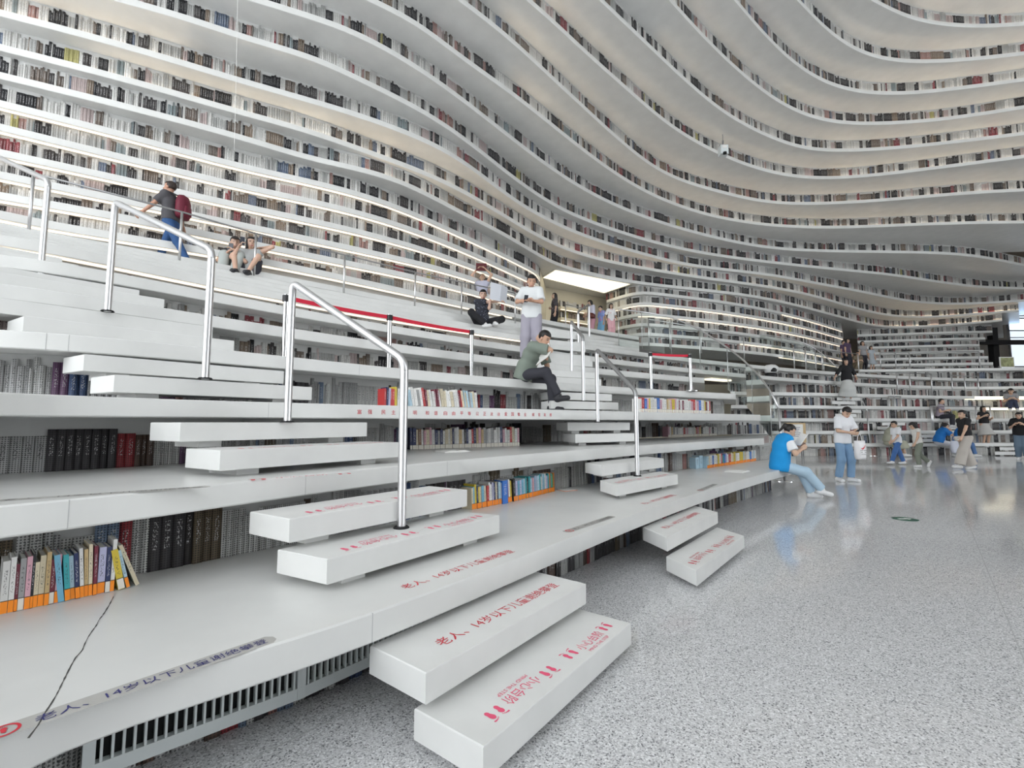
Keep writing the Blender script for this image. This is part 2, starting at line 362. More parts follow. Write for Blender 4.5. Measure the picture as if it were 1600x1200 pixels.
def spines_mesh(name, Q, z0, hgt, books, mat_, parent, kind='stuff'):
    s = np.concatenate([[0], np.cumsum(np.linalg.norm(np.diff(Q, axis=0), axis=1))])
    n = len(books)
    if not n: return None
    a = np.array([b[0] for b in books]); w_ = np.array([b[1] for b in books]); h = np.array([b[2] for b in books])*hgt; c = np.array([b[3] for b in books]); d = np.array([b[4] for b in books])
    def pos(q): return np.stack([np.interp(q, s, Q[:, 0]), np.interp(q, s, Q[:, 1])], 1)
    p0, p1 = pos(a), pos(a+w_); t = p1-p0; t /= np.linalg.norm(t, axis=1)[:, None]; nn = np.stack([t[:, 1], -t[:, 0]], 1)
    f = nn*(.03-d)[:, None]; V = np.zeros((n, 8, 3)); z = np.full(n, z0)
    for i, (p, fr, top) in enumerate(((p0, 1, 0), (p1, 1, 0), (p1, 1, 1), (p0, 1, 1), (p0, 0, 0), (p1, 0, 0), (p1, 0, 1), (p0, 0, 1))):
        V[:, i, :2] = p+f*fr; V[:, i, 2] = z+h*top
    quads = np.array([(0, 1, 2, 3), (3, 2, 6, 7), (4, 0, 3, 7), (1, 5, 6, 2)]); Fc = (quads[None]+8*np.arange(n)[:, None, None]).reshape(-1, 4)
    me = bpy.data.meshes.new(name); me.vertices.add(8*n); me.vertices.foreach_set('co', V.reshape(-1)); nf = len(Fc)
    me.loops.add(nf*4); me.loops.foreach_set('vertex_index', Fc.reshape(-1)); me.polygons.add(nf); me.polygons.foreach_set('loop_start', np.arange(nf)*4)
    me.update(calc_edges=True)
    at_ = me.attributes.new('Col', 'FLOAT_COLOR', 'FACE'); cc = np.ones((n, 4, 4)); cc[:, :, :3] = c[:, None, :]; cc[:, 1, :3] = .45; at_.data.foreach_set('color', cc.reshape(-1))
    uv = me.uv_layers.new(name='UVMap'); k = RNG.integers(0, 400, n)
    U = np.zeros((n, 4, 4, 2)); U[:, 0, :, 0] = k[:, None]+np.array([0, 1, 1, 0]); U[:, 0, :, 1] = k[:, None]*3+np.array([0, 0, 1, 1]); uv.data.foreach_set('uv', U.reshape(-1))
    u2 = me.uv_layers.new(name='Metres'); W = np.zeros((n, 4, 4, 2)); W[:, 0, :, 0] = np.stack([a, a+w_, a+w_, a], 1); W[:, 0, :, 1] = np.stack([0*h, 0*h, h, h], 1); u2.data.foreach_set('uv', W.reshape(-1))
    return link(name, me, mat_, parent, kind=kind)
def row(parent, th, r_, k, near=False, hgt=None, seed=0, books=True, limit=None):
    rowq(parent, ring(th, r_), k, near, seed=seed, books=books)
def rowq(parent, Q, k, near=False, seed=0, books=True):
    Q = resample(Q, .15 if near else .3)
    z0 = ZT(k)+.001; gap = TR-SLAB
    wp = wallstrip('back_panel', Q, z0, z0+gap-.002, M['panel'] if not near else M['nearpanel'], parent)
    if not books: return
    rng = np.random.default_rng(1000+seed)
    L = np.sum(np.linalg.norm(np.diff(Q, axis=0), axis=1)); bl = gen_books(L, near, rng)
    if near:
        s = np.concatenate([[0], np.cumsum(np.linalg.norm(np.diff(Q, axis=0), axis=1))]); big = []; rest = []
        for b in bl:
            x = np.interp(b[0], s, Q[:, 0]), np.interp(b[0], s, Q[:, 1]); x1 = np.interp(b[0]+b[1], s, Q[:, 0]), np.interp(b[0]+b[1], s, Q[:, 1])
            vis = x[1] > .3 and -1.12 < x[0]/x[1] < 1.1
            pxw = abs(x1[0]/max(x1[1], .1)-x[0]/max(x[1], .1))*F if vis else 0
            (big if pxw > 9.5 else rest).append(b)
        for b in big: spines_mesh('book_spine', Q, z0, gap, [b], M['print_near'], parent, kind=None)
        spines_mesh('book_row', Q, z0, gap, rest, M['print_near'], parent)
    else:
        spines_mesh('book_row', Q, z0, gap, bl, M['print_far'], parent)
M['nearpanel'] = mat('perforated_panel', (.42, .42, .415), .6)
def overlap(A, B, lo=-9, hi=9, n=None):
    a, b = trange(A), trange(B); lo = max(a[0], b[0], lo); hi = min(a[1], b[1], hi)
    return np.linspace(lo, hi, n or max(8, int((hi-lo)/.006)))
ORD = ['ground', 'first', 'second', 'third', 'fourth', 'fifth', 'sixth', 'seventh', 'eighth', 'ninth', 'tenth', 'eleventh', 'twelfth', 'thirteenth', 'fourteenth', 'fifteenth', 'sixteenth', 'seventeenth', 'eighteenth', 'nineteenth', 'twentieth', 'twenty-first', 'twenty-second', 'twenty-third', 'twenty-fourth', 'twenty-fifth', 'twenty-sixth', 'twenty-seventh', 'twenty-eighth']
T = {}
# floor and outer walls of the hall, plus unseen slabs that block daylight
fl = MB(); fl.add([(-14, -10, 0), (36, -10, 0), (36, 34, 0), (-14, 34, 0), (-14, -10, -.2), (36, -10, -.2), (36, 34, -.2), (-14, 34, -.2)], [(0, 1, 2, 3), (7, 6, 5, 4), (0, 4, 5, 1), (1, 5, 6, 2), (2, 6, 7, 3), (3, 7, 4, 0)])
FLOOR = fl.obj('floor', M['floor'], kind='structure', label='polished speckled grey terrazzo floor of the hall')
def inlay(a, b, wd=.006):
    a = np.array(a); b = np.array(b); t = (b-a)/np.linalg.norm(b-a); n = np.array([-t[1], t[0]])*wd/2
    MB().prism([a-n, b-n, b+n, a+n], -.004, .0008).obj('joint_strip', M['joint'], FLOOR)
M['joint'] = mat('joint_grey', (.47, .47, .47), .1)
u_, v_ = np.array([.66, .75]), np.array([.75, -.66])
for i in range(8):
    o_ = np.array([1.5, 1.2])+v_*(i-1)*2.4; inlay(o_-u_*3, o_+u_*24)
for i in range(9):
    o_ = np.array([1.5, 1.2])+u_*(i-.5)*2.4; inlay(o_+v_*(-1.2 if i < 3 else -4), o_+v_*17)
MB().box((-2, 13.5, 15.3), (80, 43, .3)).obj('ceiling', M['darkceil'], kind='structure', label='unseen flat grey ceiling over the hall, cut to shape the daylight')  # unseen; rear edge placed to set how much daylight reaches the treads
MB().box((3, 33.6, 7.6), (68, .3, 15.3)).obj('wall_back', M['concrete'], kind='structure', label='brown concrete wall behind the far terraces')
MB().box((36.4, 20, 7.6), (.3, 28, 15.3)).obj('wall_right', M['concrete'], kind='structure', label='brown concrete side wall past the far terraces')

MB().box((16.5, -11, 7.6), (40, .3, 15.3)).obj('daylight_block_front', M['darkceil'], kind='structure', label='unseen grey wall added behind the viewer to block daylight')  # unseen; added to narrow the rear opening and darken the step fronts
MB().box((-17, 8, 7.6), (.3, 16, 15.3)).obj('daylight_block_left', M['darkceil'], kind='structure', label='unseen grey side wall added to shade the upper ledges')  # unseen; added to keep side daylight off the upper ledges
# tiers of the main bowl
for k in range(1, 29):
    if k in C:
        wd = {9: 8.5, 15: 8.0}.get(k, 3.2 if k < 9 else 5.0)
        if k in (6, 7): wd = 2.6
        T[k] = slab('terrace_tier' if k < 10 else 'bookshelf_ledge', C[k], ZT(k), SLAB, wd, M['white'], kind='structure',
                    label=(f'wide white seating terrace, {ORD[k]} level up from the floor' if k < 10 else f'curved white book ledge, {ORD[k]} level up, sweeping across the hall'))
for k in LW:
    T['L', k] = slab('bookshelf_ledge', LW[k], ZT(k), SLAB, 3.0, M['white'], kind='structure', label=f'white book ledge with light line, {ORD[k]} level up, ending at the lit recess')
for k in RW:
    T['R', k] = slab('bookshelf_ledge', RW[k], ZT(k), SLAB, 3.0, M['white'], kind='structure', label=f'white book ledge, {ORD[k]} level up, between the lit recess and the far corner')
for k in RT:
    T['F', k] = slab('terrace_tier', RT[k], ZT(k), SLAB, 2.6, M['white'], kind='structure', label=f'far terrace shelf, {ORD[k]} level up, across the open floor')
# book rows
rowq(T[1], offset(resample(C[1], .1), .46), 0, True, seed=0)
for k in range(1, 9):
    th = overlap(C[k], C[k+1]); r_ = np.fmax(rho(C[k], th), rho(C[k+1], th))
    Q = offset(resample(ring(th, r_), .1), .33 if k < 6 else .22)
    if k == 1: Q = extend(contour([(0, 940), (220, 897), (340, 875), (442, 855), (738, 790.5), (867, 763), (1000, 742), (1105, 728.5), (1182, 718.5), (1215, 715)], ZT(1)+.001, 4), 3)
    if k == 2: Q = extend(contour([(0, 741), (60, 738), (240, 728), (400, 717), (640, 700.5), (814, 692.5), (858, 690.5), (1040, 682), (1120, 679), (1190, 677)], ZT(2)+.001, 3), 3)
    rowq(T[k], Q, k, k <= 3, seed=k, books=k < 7)
def pair(par, A, B, k, seed, inset=.14, lo=-9, hi=9, books=True):
    th = overlap(A, B, lo, hi)
    if len(th) > 3 and th[-1]-th[0] > .02: row(par, th, np.fmax(rho(A, th), rho(B, th))+inset, k, False, seed=seed, books=books)
pair(T[9], C[9], LW[10], 9, 9)
for k in range(10, 14): pair(T['L', k], LW[k], LW[k+1], k, 20+k)
pair(T['L', 14], LW[14], C[15], 14, 34)
for k in range(15, 28): pair(T[k], C[k], C[k+1], k, 40+k, .12)
for k in range(9, 14): pair(T['R', k], RW[k], RW[k+1], k, 70+k)
pair(T['R', 14], RW[14], C[15], 14, 85)
th = np.linspace(*trange(RT[1]), 60); row(T['F', 1], th, rho(RT[1], th)+.2, 0, False, seed=90)
for k in range(1, 5): pair(T['F', k], RT[k], RT[k+1], k, 90+k)
pair(T['F', 5], RT[5], C[6], 5, 95)
pair(T[7], C[7], RT[8], 7, 97)
for k in range(8, 14): pair(T['F', k], RT[k], RT[k+1], k, 98+k)
pair(T['F', 14], RT[14], C[15], 14, 113)
# full-length steps between the seventh and eighth terraces
for i, f in ((22, .36), (23, .68), (25, .5)):
    A_, B_ = (C[7], C[8]) if i < 24 else (C[8], C[9]); th = overlap(A_, B_); r_ = rho(A_, th)*(1-f)+rho(B_, th)*f
    slab('long_step', ring(th, r_), i*R, .115, .8, M['white'], T[7])
# light lines under the lips
def led(par, P, k, lo, hi, off=.05):
    a, b = trange(P); lo = max(lo, a); hi = min(hi, b); th = np.linspace(lo, hi, max(6, int((hi-lo)/.008)))
    strip('light_strip', th, rho(P, th)+off, ZB(k)-.030, .03, .030, M['led'], par)
TX = lambda x: math.atan2(x-800, F)
led(T[7], C[7], 7, -1.2, TX(830)); led(T[9], C[9], 9, -1.3, TX(800))
for k in LW: led(T['L', k], LW[k], k, -1.3, 9)
led(T['R', 14], RW[14], 14, TX(1228), 9); led(T['R', 13], RW[13], 13, TX(955), 9); led(T['R', 12], RW[12], 12, TX(1000), 9); led(T['R', 10], RW[10], 10, TX(1160), 9); led(T['R', 9], RW[9], 9, TX(1220), 9)
def cove(k, lo, hi, P=None):
    P = C[k] if P is None else P; a, b = trange(P); lo = max(lo, a); hi = min(hi, b); th = np.linspace(lo, hi, max(6, int((hi-lo)/.01)))
    strip('cove_strip', th, rho(P, th)+.055, ZT(k)+.001, .04, .004, M['cove'], T[k])
for k, lo, hi in ((15, TX(1200), 9), (15, TX(560), TX(900)), (16, TX(100), TX(1100)), (17, -1.3, TX(260)), (16, TX(1180), 9), (20, TX(800), TX(1250)), (21, TX(780), 9), (22, TX(820), 9), (23, TX(1040), 9), (24, TX(1060), 9), (25, TX(1180), 9), (26, TX(1300), 9), (27, TX(1380), 9), (20, TX(1250), 9)):
    cove(k, lo, hi)
# recess with the big ceiling light
al = MB(); al.add([(1.10, 17.9, ZT(9)), (1.5, 20.4, ZT(9)), (4.6, 22.4, ZT(9)), (1.10, 17.9, ZB(15)), (1.5, 20.4, ZB(15)), (4.6, 22.4, ZB(15)), (1.05, 17.95, ZT(9)), (1.4, 20.55, ZT(9)), (4.6, 22.6, ZT(9)), (1.05, 17.95, ZB(15)), (1.4, 20.55, ZB(15)), (4.6, 22.6, ZB(15))],
    [(0, 1, 4, 3), (1, 2, 5, 4), (7, 6, 9, 10), (8, 7, 10, 11), (3, 4, 10, 9), (4, 5, 11, 10), (6, 7, 1, 0), (7, 8, 2, 1), (0, 3, 9, 6), (5, 2, 8, 11)])
REC = al.obj('wall_recess', M['warmwall'], kind='structure', label='cream back wall of the lit recess above the stairs')
zl = ZB(15)-.004
pl = [at(848, 433, zl), at(868, 420.5, zl), at(985, 443, zl), at(944, 457, zl)]
LP = MB().prism([p[:2] for p in pl], zl-.02, zl).obj('ceiling_light_panel', M['lightpanel'], label='large glowing rectangular light panel in the recess ceiling', cat='ceiling light')
ctr = np.mean(pl, axis=0); fr = []
for i in range(4):
    a, b = pl[i][:2], pl[(i+1) % 4][:2]; t = (b-a)/np.linalg.norm(b-a); n_ = np.array([-t[1], t[0]]); n_ = n_ if np.dot(n_, a-ctr[:2]) > 0 else -n_
    MB().prism([a, b, b+n_*.06, a+n_*.06], zl-.035, zl).obj('frame', M['white'], LP)
bd = np.array([4.6-1.5, 22.4-20.4]); bd /= np.linalg.norm(bd); bn = np.array([bd[1], -bd[0]])
for i, k in enumerate((13, 12, 11, 10)):
    a = np.array([1.5, 20.4])+bd*.55+bn*.02; b = a+bd*(1.75+.1*i)
    sh = MB().prism([a, b, b+bn*.35, a+bn*.35], ZB(k), ZT(k)).obj('recess_shelf', M['warmwall'], REC)
    MB().prism([a+bn*.30, b+bn*.30, b+bn*.33, a+bn*.33], ZB(k)-.03, ZB(k)).obj('light_strip', M['led'], REC)
    q = np.stack([a+bn*.12+bd*s for s in np.linspace(.1, np.linalg.norm(b-a)-.1, 8)])
    spines_mesh('book_row', q, ZT(k)+.001, .36, gen_books(1.5, False, np.random.default_rng(300+k)), M['print_far'], REC)
MB().box((7.6, 19.6, 1.45), (6.5, .15, 2.9), rz=.05).obj('wall_passage', M['warmwall'], kind='structure', label='cream wall of the passage under the sixth terrace')

pl_ = MB().box(tuple(np.array([7.3, 16.6, ZB(6)-.025])), (1.2, .3, .05), rz=.6).obj('passage_light', M['lightpanel'], label='warm ceiling light under the sixth terrace at the passage', cat='ceiling light')
# ------------------------------------------------------------------ floating stairs
ST = .122
def W2(p): return np.array(p[:2])
def step_corners(A, B, Cc, z):
    a, b, c = W2(at(*A, z)), W2(at(*B, z)), W2(at(*Cc, z)); return a, b, c
def step_obj(parent, a, b, c, z, name='step', dep=None):
    if dep is not None: a = b+(a-b)/np.linalg.norm(a-b)*dep
    d = a+c-b; ch = .004; poly = [b, c, d, a]
    V = []; ctr = (a+b+c+d)/4
    ins = [p+(ctr-p)/np.linalg.norm(ctr-p)*ch*1.5 for p in poly]
    for pl_, zz in ((ins, z), (poly, z-ch), (poly, z-ST+ch), (ins, z-ST)): V += [(p[0], p[1], zz) for p in pl_]
    Fc = [(0, 1, 2, 3), (15, 14, 13, 12)]
    for r_ in range(3):
        for i in range(4): Fc.append((r_*4+(i+1) % 4, r_*4+i, r_*4+4+i, r_*4+4+(i+1) % 4))
    return mesh(name, V, Fc, M['step'], parent)
def bracket(parent, a, b, c, z, f, h=R-ST):
    p = b+(c-b)*f+(a-b)*.55; e1 = (c-b)/np.linalg.norm(c-b); e2 = (a-b)/np.linalg.norm(a-b)
    MB().prism([p-e1*.07-e2*.10, p+e1*.07-e2*.10, p+e1*.07+e2*.22, p-e1*.07+e2*.22], z-ST-h, z-ST).obj('bracket', M['step'], parent)
STEPS = {}; SOBJ = {}
LSTEP = {1: ((656.1, 1112.3), (755.1, 1167.4), (985.5, 973.2)), 2: ((590.5, 1015.2), (665.3, 1051.9), (915.5, 911.5)),
         4: ((444.3, 860.7), (511.2, 873.9), (780.3, 805.1)), 5: ((395.2, 800.4), (452.7, 810.9), (729.9, 764.9))}
RSTEP = {1: ((1039.4, 868.8), (1087.8, 891.3), (1162.5, 836.9)), 2: ((1001.3, 822.5), (1041.9, 839.4), (1121.3, 800)),
         4: ((938.1, 750.6), (962.5, 757.5), (1058.8, 741.3)), 5: ((918.5, 723.8), (940, 727.5), (1036.9, 716.3))}
UP = np.array([-.86, .51])
def lcorner(n):        # (front-left, front-right) corners in plan of the left flight's step n
    tab = {7: ((344.5, 703.7), (623.6, 691)), 10: ((179, 585.2), (487.5, 605)), 11: ((131.8, 553.1), (443.8, 580)), 13: ((37.5, 493), (366, 532.5))}
    if n in tab: return W2(at(*tab[n][0], n*R)), W2(at(*tab[n][1], n*R))
    if n == 8:
        a, b = lcorner(7); c, d = lcorner(10); return a+(c-a)*.34, b+(d-b)*.34
    cs = {14: (-3.12, 4.84), 16: (-3.74, 4.97), 17: (-4.2, 5.2), 19: (-5.02, 5.32), 20: (-5.45, 5.56), 22: (-6.2, 5.85), 23: (-6.6, 6.05)}
    c = np.array(cs[n]); return c-(1.47 if n == 13 else 2.6)*np.array([math.cos(math.radians(50)), math.sin(math.radians(50))]), c
flights = []
def lstair(tier, ns, label):
    e = empty('floating_stair', (0, 0, 0), label=label, cat='stairs', group='stair flights on the near aisle')
    for n in ns:
        if n in LSTEP: a, b, c = step_corners(*LSTEP[n], n*R)
        else:
            b, c = lcorner(n); a = b+UP*.37
        STEPS['L', n] = (a, b, c); so = SOBJ['L', n] = step_obj(e, a, b, c, n*R, dep=.37 if n < 6 else .40)
        bracket(so, a, b, c, n*R, .16); bracket(so, a, b, c, n*R, .84)
    return e
LST = [lstair(0, (1, 2), 'pair of floating white steps nearest the viewer, up from the terrazzo floor'),
       lstair(1, (4, 5), 'pair of white steps on the lowest terrace under a steel handrail post'),
       lstair(2, (7, 8), 'pair of white steps on the second terrace behind the bent handrail'),
       lstair(3, (10, 11), 'pair of white steps on the third terrace below the long handrail'),
       lstair(4, (13, 14), 'pair of white steps on the fourth terrace, one end cut by the picture edge'),
       lstair(5, (16, 17), 'pair of white steps on the fifth terrace beside the shadowed book slot'),
       lstair(6, (19, 20), 'pair of white steps on the sixth terrace under the thin light line'),
       lstair(7, (22, 23), 'topmost pair of white steps at the head of the near aisle')]
def rcorner(n):
    tab = {7: ((899, 678.5), (992.5, 676.9)), 10: ((861, 626), (966, 629)), 11: ((858, 612), (956, 616))}
    if n in tab: return W2(at(*tab[n][0], n*R)), W2(at(*tab[n][1], n*R))
    if n == 8:
        a, b = rcorner(7); c, d = rcorner(10); return a+(c-a)*.3, b+(d-b)*.3
    f = {13: 0, 14: .33, 16: 1, 17: 1.33, 19: 2, 20: 2.33, 22: 3, 23: 3.33}[n]
    b = np.array([.52-.06*f, 8.35+1.08*f]); c = np.array([1.72+.03*f, 9.02+1.12*f]); return b, c
def rstair(ns, label):
    e = empty('floating_stair', (0, 0, 0), label=label, cat='stairs', group='stair flights on the middle aisle')
    for n in ns:
        if n in RSTEP: a, b, c = step_corners(*RSTEP[n], n*R)
        else:
            b, c = rcorner(n); a = b+np.array([-.12, .36])
        STEPS['R', n] = (a, b, c); so = SOBJ['R', n] = step_obj(e, a, b, c, n*R, dep=.40)
        bracket(so, a, b, c, n*R, .16); bracket(so, a, b, c, n*R, .84)
    return e
RSTR = [rstair((1, 2), 'pair of small white steps at the floor, at the foot of the middle aisle'),
        rstair((4, 5), 'pair of white steps on the lowest terrace under the shorter steel handrail'),
        rstair((7, 8), 'pair of white steps on the second terrace of the middle aisle'),
        rstair((10, 11), 'pair of white steps beside the seated man in the olive shirt'),
        rstair((13, 14), 'pair of white steps above and behind the seated man in olive'),
        rstair((16, 17), 'pair of white steps between two slim steel posts of the middle aisle'),
        rstair((19, 20), 'pair of white steps just below the upper landing'),
        rstair((22, 23), 'topmost pair of white steps reaching the upper landing')]
# ------------------------------------------------------------------ lettering and footprints
_txt = {}
def text_data(s, align='LEFT'):
    key = (s, align)
    if key not in _txt:
        cu = bpy.data.curves.new('lettering', 'FONT'); cu.body = s; cu.size = 1; cu.align_x = align; cu.resolution_u = 2; cu.offset = 0
        o = bpy.data.objects.new('lettering', cu); COL.objects.link(o); dg = bpy.context.evaluated_depsgraph_get(); dg.update()
        me = o.evaluated_get(dg).to_mesh(); V = np.array([v.co[:] for v in me.vertices]); Fc = [tuple(p.vertices) for p in me.polygons]
        o.evaluated_get(dg).to_mesh_clear(); bpy.data.objects.remove(o); bpy.data.curves.remove(cu); _txt[key] = (V, Fc)
    return _txt[key]
def text(s, origin, ex, ey, length, height, mat_, parent, name='lettering', eps=None):
    """flat printed lettering: baseline start at origin, along ex for length metres, letters height metres tall along ey"""
    V, Fc = text_data(s); x0, x1 = V[:, 0].min(), V[:, 0].max(); y0, y1 = V[:, 1].min(), V[:, 1].max()
    ex = np.array(ex, float); ey = np.array(ey, float); n = np.cross(ex, ey); n /= np.linalg.norm(n); o = np.array(origin, float)+n*(eps or .0012)
    P = o+((V[:, 0]-x0)/(x1-x0)*length)[:, None]*ex+((V[:, 1]-y0)/(y1-y0)*height)[:, None]*ey
    return mesh(name, P, Fc, mat_, parent)
def foot(origin, ex, ey, s, mat_, parent, flip=1):
    V = []; Fc = []
    def ell(cx, cy, rx, ry, n=14):
        k = len(V); V.extend([(cx+rx*math.cos(2*math.pi*i/n), cy+ry*math.sin(2*math.pi*i/n)) for i in range(n)]); Fc.append(tuple(range(k, k+n)))
    n = 18; pts = []
    for i in range(n):
        a = 2*math.pi*i/n; y = math.sin(a)*.40; w_ = .20+.06*(y > 0)*y*2-(.05 if -.15 < y < .1 else 0); pts.append((math.cos(a)*w_+flip*.03*(y > 0), y))
    V.extend(pts); Fc.append(tuple(range(n)))
    for i in range(5): ell(flip*(-.20+.10*i), .50+.07*math.sin((4-i+.6)*.55)-.02*i, .058-.006*i, .066-.006*i, 8)
    ex = np.array(ex, float); ey = np.array(ey, float); nn = np.cross(ex, ey); nn /= np.linalg.norm(nn)
    P = [np.array(origin)+nn*.0012+s*(v[0]*ex+v[1]*ey) for v in V]
    return mesh('footprint', P, Fc, mat_, parent)
def e3(v, z=0): return np.array([v[0], v[1], z])
def stepframe(key, n):
    a, b, c = STEPS[key, n]; ex = (c-b)/np.linalg.norm(c-b); ey = np.array([-ex[1], ex[0]]); return b, np.linalg.norm(c-b), e3(ex), e3(ey)
WARN = '老人、14岁以下儿童谢绝攀登'
def mind(key, n, parent, ink):
    b, L, ex, ey = stepframe(key, n); o = e3(b, n*R); h = .062; parent = SOBJ[key, n]
    # nearer half reads going up, other half is turned round for people coming down
    for half, sgn in ((0, -1), (1, 1)):
        s0 = L*(.08+.47*half); ln = L*.40; X = ex*sgn; Y = ey*sgn; org = o+ex*(s0 if sgn > 0 else s0+ln)+ey*(.055 if sgn > 0 else .13)
        p = lambda u, v: org+X*u*ln+Y*v
        foot(p(.05, .035), X, Y, .072, ink, parent, 1); foot(p(.16, .035), X, Y, .072, ink, parent, -1)
        text('小心台阶', p(.25, .0), X, Y, ln*.46, h, ink, parent); text('MIND THE STEP', p(.28, -.034), X, Y, ln*.40, .020, ink, parent)
        foot(p(.80, .035), X, Y, .072, ink, parent, 1); foot(p(.91, .035), X, Y, .072, ink, parent, -1)
mind('L', 1, LST[0], M['pink']); mind('L', 4, LST[1], M['pink']); mind('L', 5, LST[1], M['pink']); mind('R', 1, RSTR[0], M['red'])
mind('L', 7, LST[2], M['red']); mind('R', 4, RSTR[1], M['red'])
b, L, ex, ey = stepframe('L', 2); text(WARN, e3(b, 2*R)+ex*.20+ey*.105, ex, ey, L*.75, .075, M['red'], SOBJ['L', 2])
b, L, ex, ey = stepframe('R', 2); text(WARN, e3(b, 2*R)+ex*.32+ey*.12, ex, ey, L*.66, .075, M['red'], SOBJ['R', 2])
def along(A, B, z):
    a, b = at(*A, z), at(*B, z); d = b-a; L = np.linalg.norm(d); ex = d/L; return a, L, ex, np.array([-ex[1], ex[0], 0])
a, L, ex, ey = along((636, 921), (806, 862), ZT(1)); text(WARN, a, ex, ey, L, .07, M['red'], T[1])
a, L, ex, ey = along((1010, 788), (1058, 774), ZT(1)); text(WARN, a, ex, ey, L, .08, M['red'], T[1])
def tape(A, B, z, par, ink, w_=.075):
    a, L, ex, ey = along(A, B, z)
    n = 8; pts = [a+ey*w_*t for t in (0, 1)]; V = [a, a+ex*L, a+ex*(L+.02)+ey*w_*.3, a+ex*(L+.02)+ey*w_*.7, a+ex*L+ey*w_, a+ey*w_, a-ex*.02+ey*w_*.7, a-ex*.02+ey*w_*.3]
    V = [v+np.array([0, 0, .0006]) for v in V]; par = mesh('warning_tape', V, [tuple(range(8))], M['tape'], par)
    ring_ = []; c = a+ex*w_*.55+ey*w_*.5+np.array([0, 0, .0016]); n = 20; V = []; Fc = []
    for i in range(n):
        t = 2*math.pi*i/n
        for rr in (.36, .46): V.append(c+w_*rr*(math.cos(t)*ex+math.sin(t)*ey))
    for i in range(n): Fc.append((2*i, 2*i+1, (2*i+3) % (2*n), (2*i+2) % (2*n)))
    mesh('forbidden_sign', V, Fc, M['red'], par)
    foot(c-np.array([0, 0, .0004]), ex, ey, w_*.5, M['red'], par)
    text(WARN, a+ex*w_*1.35+ey*w_*.2, ex, ey, L-w_*1.5, w_*.6, ink, par, eps=.0016)
tape((-30, 1165), (428, 1004), ZT(1), T[1], M['navy']); tape((892, 832), (962, 808), ZT(1), T[1], M['black'])
tape((-60, 788), (322, 762), ZT(2), T[2], M['black']); tape((1098, 767), (1122, 757), ZT(1), T[1], M['black'])
a, L, ex, ey = along((395, 750), (545, 740), ZT(2))
for f_ in (0, .1, .9, 1.0): foot(a+ex*L*f_, ex, ey, .07, M['red'], T[2])
text('小心台阶', a+ex*L*.22, ex, ey, L*.56, .05, M['red'], T[2])
# motto in red along the face of the third terrace
words_ = ['富强', '民主', '文明', '和谐', '自由', '平等', '公正', '法治', '爱国', '敬业', '诚信', '友善']
xs_ = [570, 612, 648, 681, 712, 742, 772, 798, 820, 843, 861, 878]; xs_ = [571, 608, 642, 675, 703, 728, 752, 774, 796, 816, 838, 856]
for wd_, x_ in zip(words_, xs_):
    th0 = TX(x_); r_ = rho(C[3], np.array([th0-.02, th0, th0+.02])); p = ring(np.array([th0-.02, th0, th0+.02]), r_); t = p[2]-p[0]; t /= np.linalg.norm(t); ex = e3(t); n_ = np.array([t[1], -t[0]])
    o_ = e3(p[1]+n_*.002, ZT(3)-.088)
    for q, ch_ in enumerate(wd_): text(ch_, o_+ex*(q-.75)*.105, ex, (0, 0, 1), .042, .042, M['red'], T[3], eps=.001)
# crack and butt joints of the lowest terraces
cr = [(178, 932), (160, 962), (150, 975), (120, 1030), (98, 1070), (84, 1098), (58, 1140), (44, 1154)]
P = [at(x+random.uniform(-1, 1), y, ZT(1)) for x, y in cr]; P = resample(np.array(P), .06); P[1:-1, 0] += RNG.uniform(-.006, .006, len(P)-2); P = resample(np.array(P), .02); V = []; Fc = []
for i, p in enumerate(P):
    w_ = random.uniform(.001, .0035); V += [p+np.array([-w_, 0, .0009]), p+np.array([w_, 0, .0009])]
for i in range(len(P)-1): Fc.append((2*i, 2*i+1, 2*i+3, 2*i+2))
mesh('crack', V, Fc, M['crack'], T[1])
def butt(k, x_, wd=.003):
    th0 = TX(x_); r_ = rho(C[k], np.array([th0-.01, th0, th0+.01])); p = ring(np.array([th0-.01, th0, th0+.01]), r_); t = (p[2]-p[0])/np.linalg.norm(p[2]-p[0]); n_ = np.array([t[1], -t[0]])
    q = p[1]+n_*.0006; MB().prism([q-t*wd/2, q+t*wd/2, q+t*wd/2-n_*.01, q-t*wd/2-n_*.01], ZB(k)+.004, ZT(k)-.004).obj('butt_joint', M['joint'], T[k])
for k, x_ in ((1, 40), (1, 205), (1, 590), (2, 482), (2, 120), (2, 700), (3, 138), (3, 420), (4, 64), (4, 100), (4, 560)): butt(k, x_)
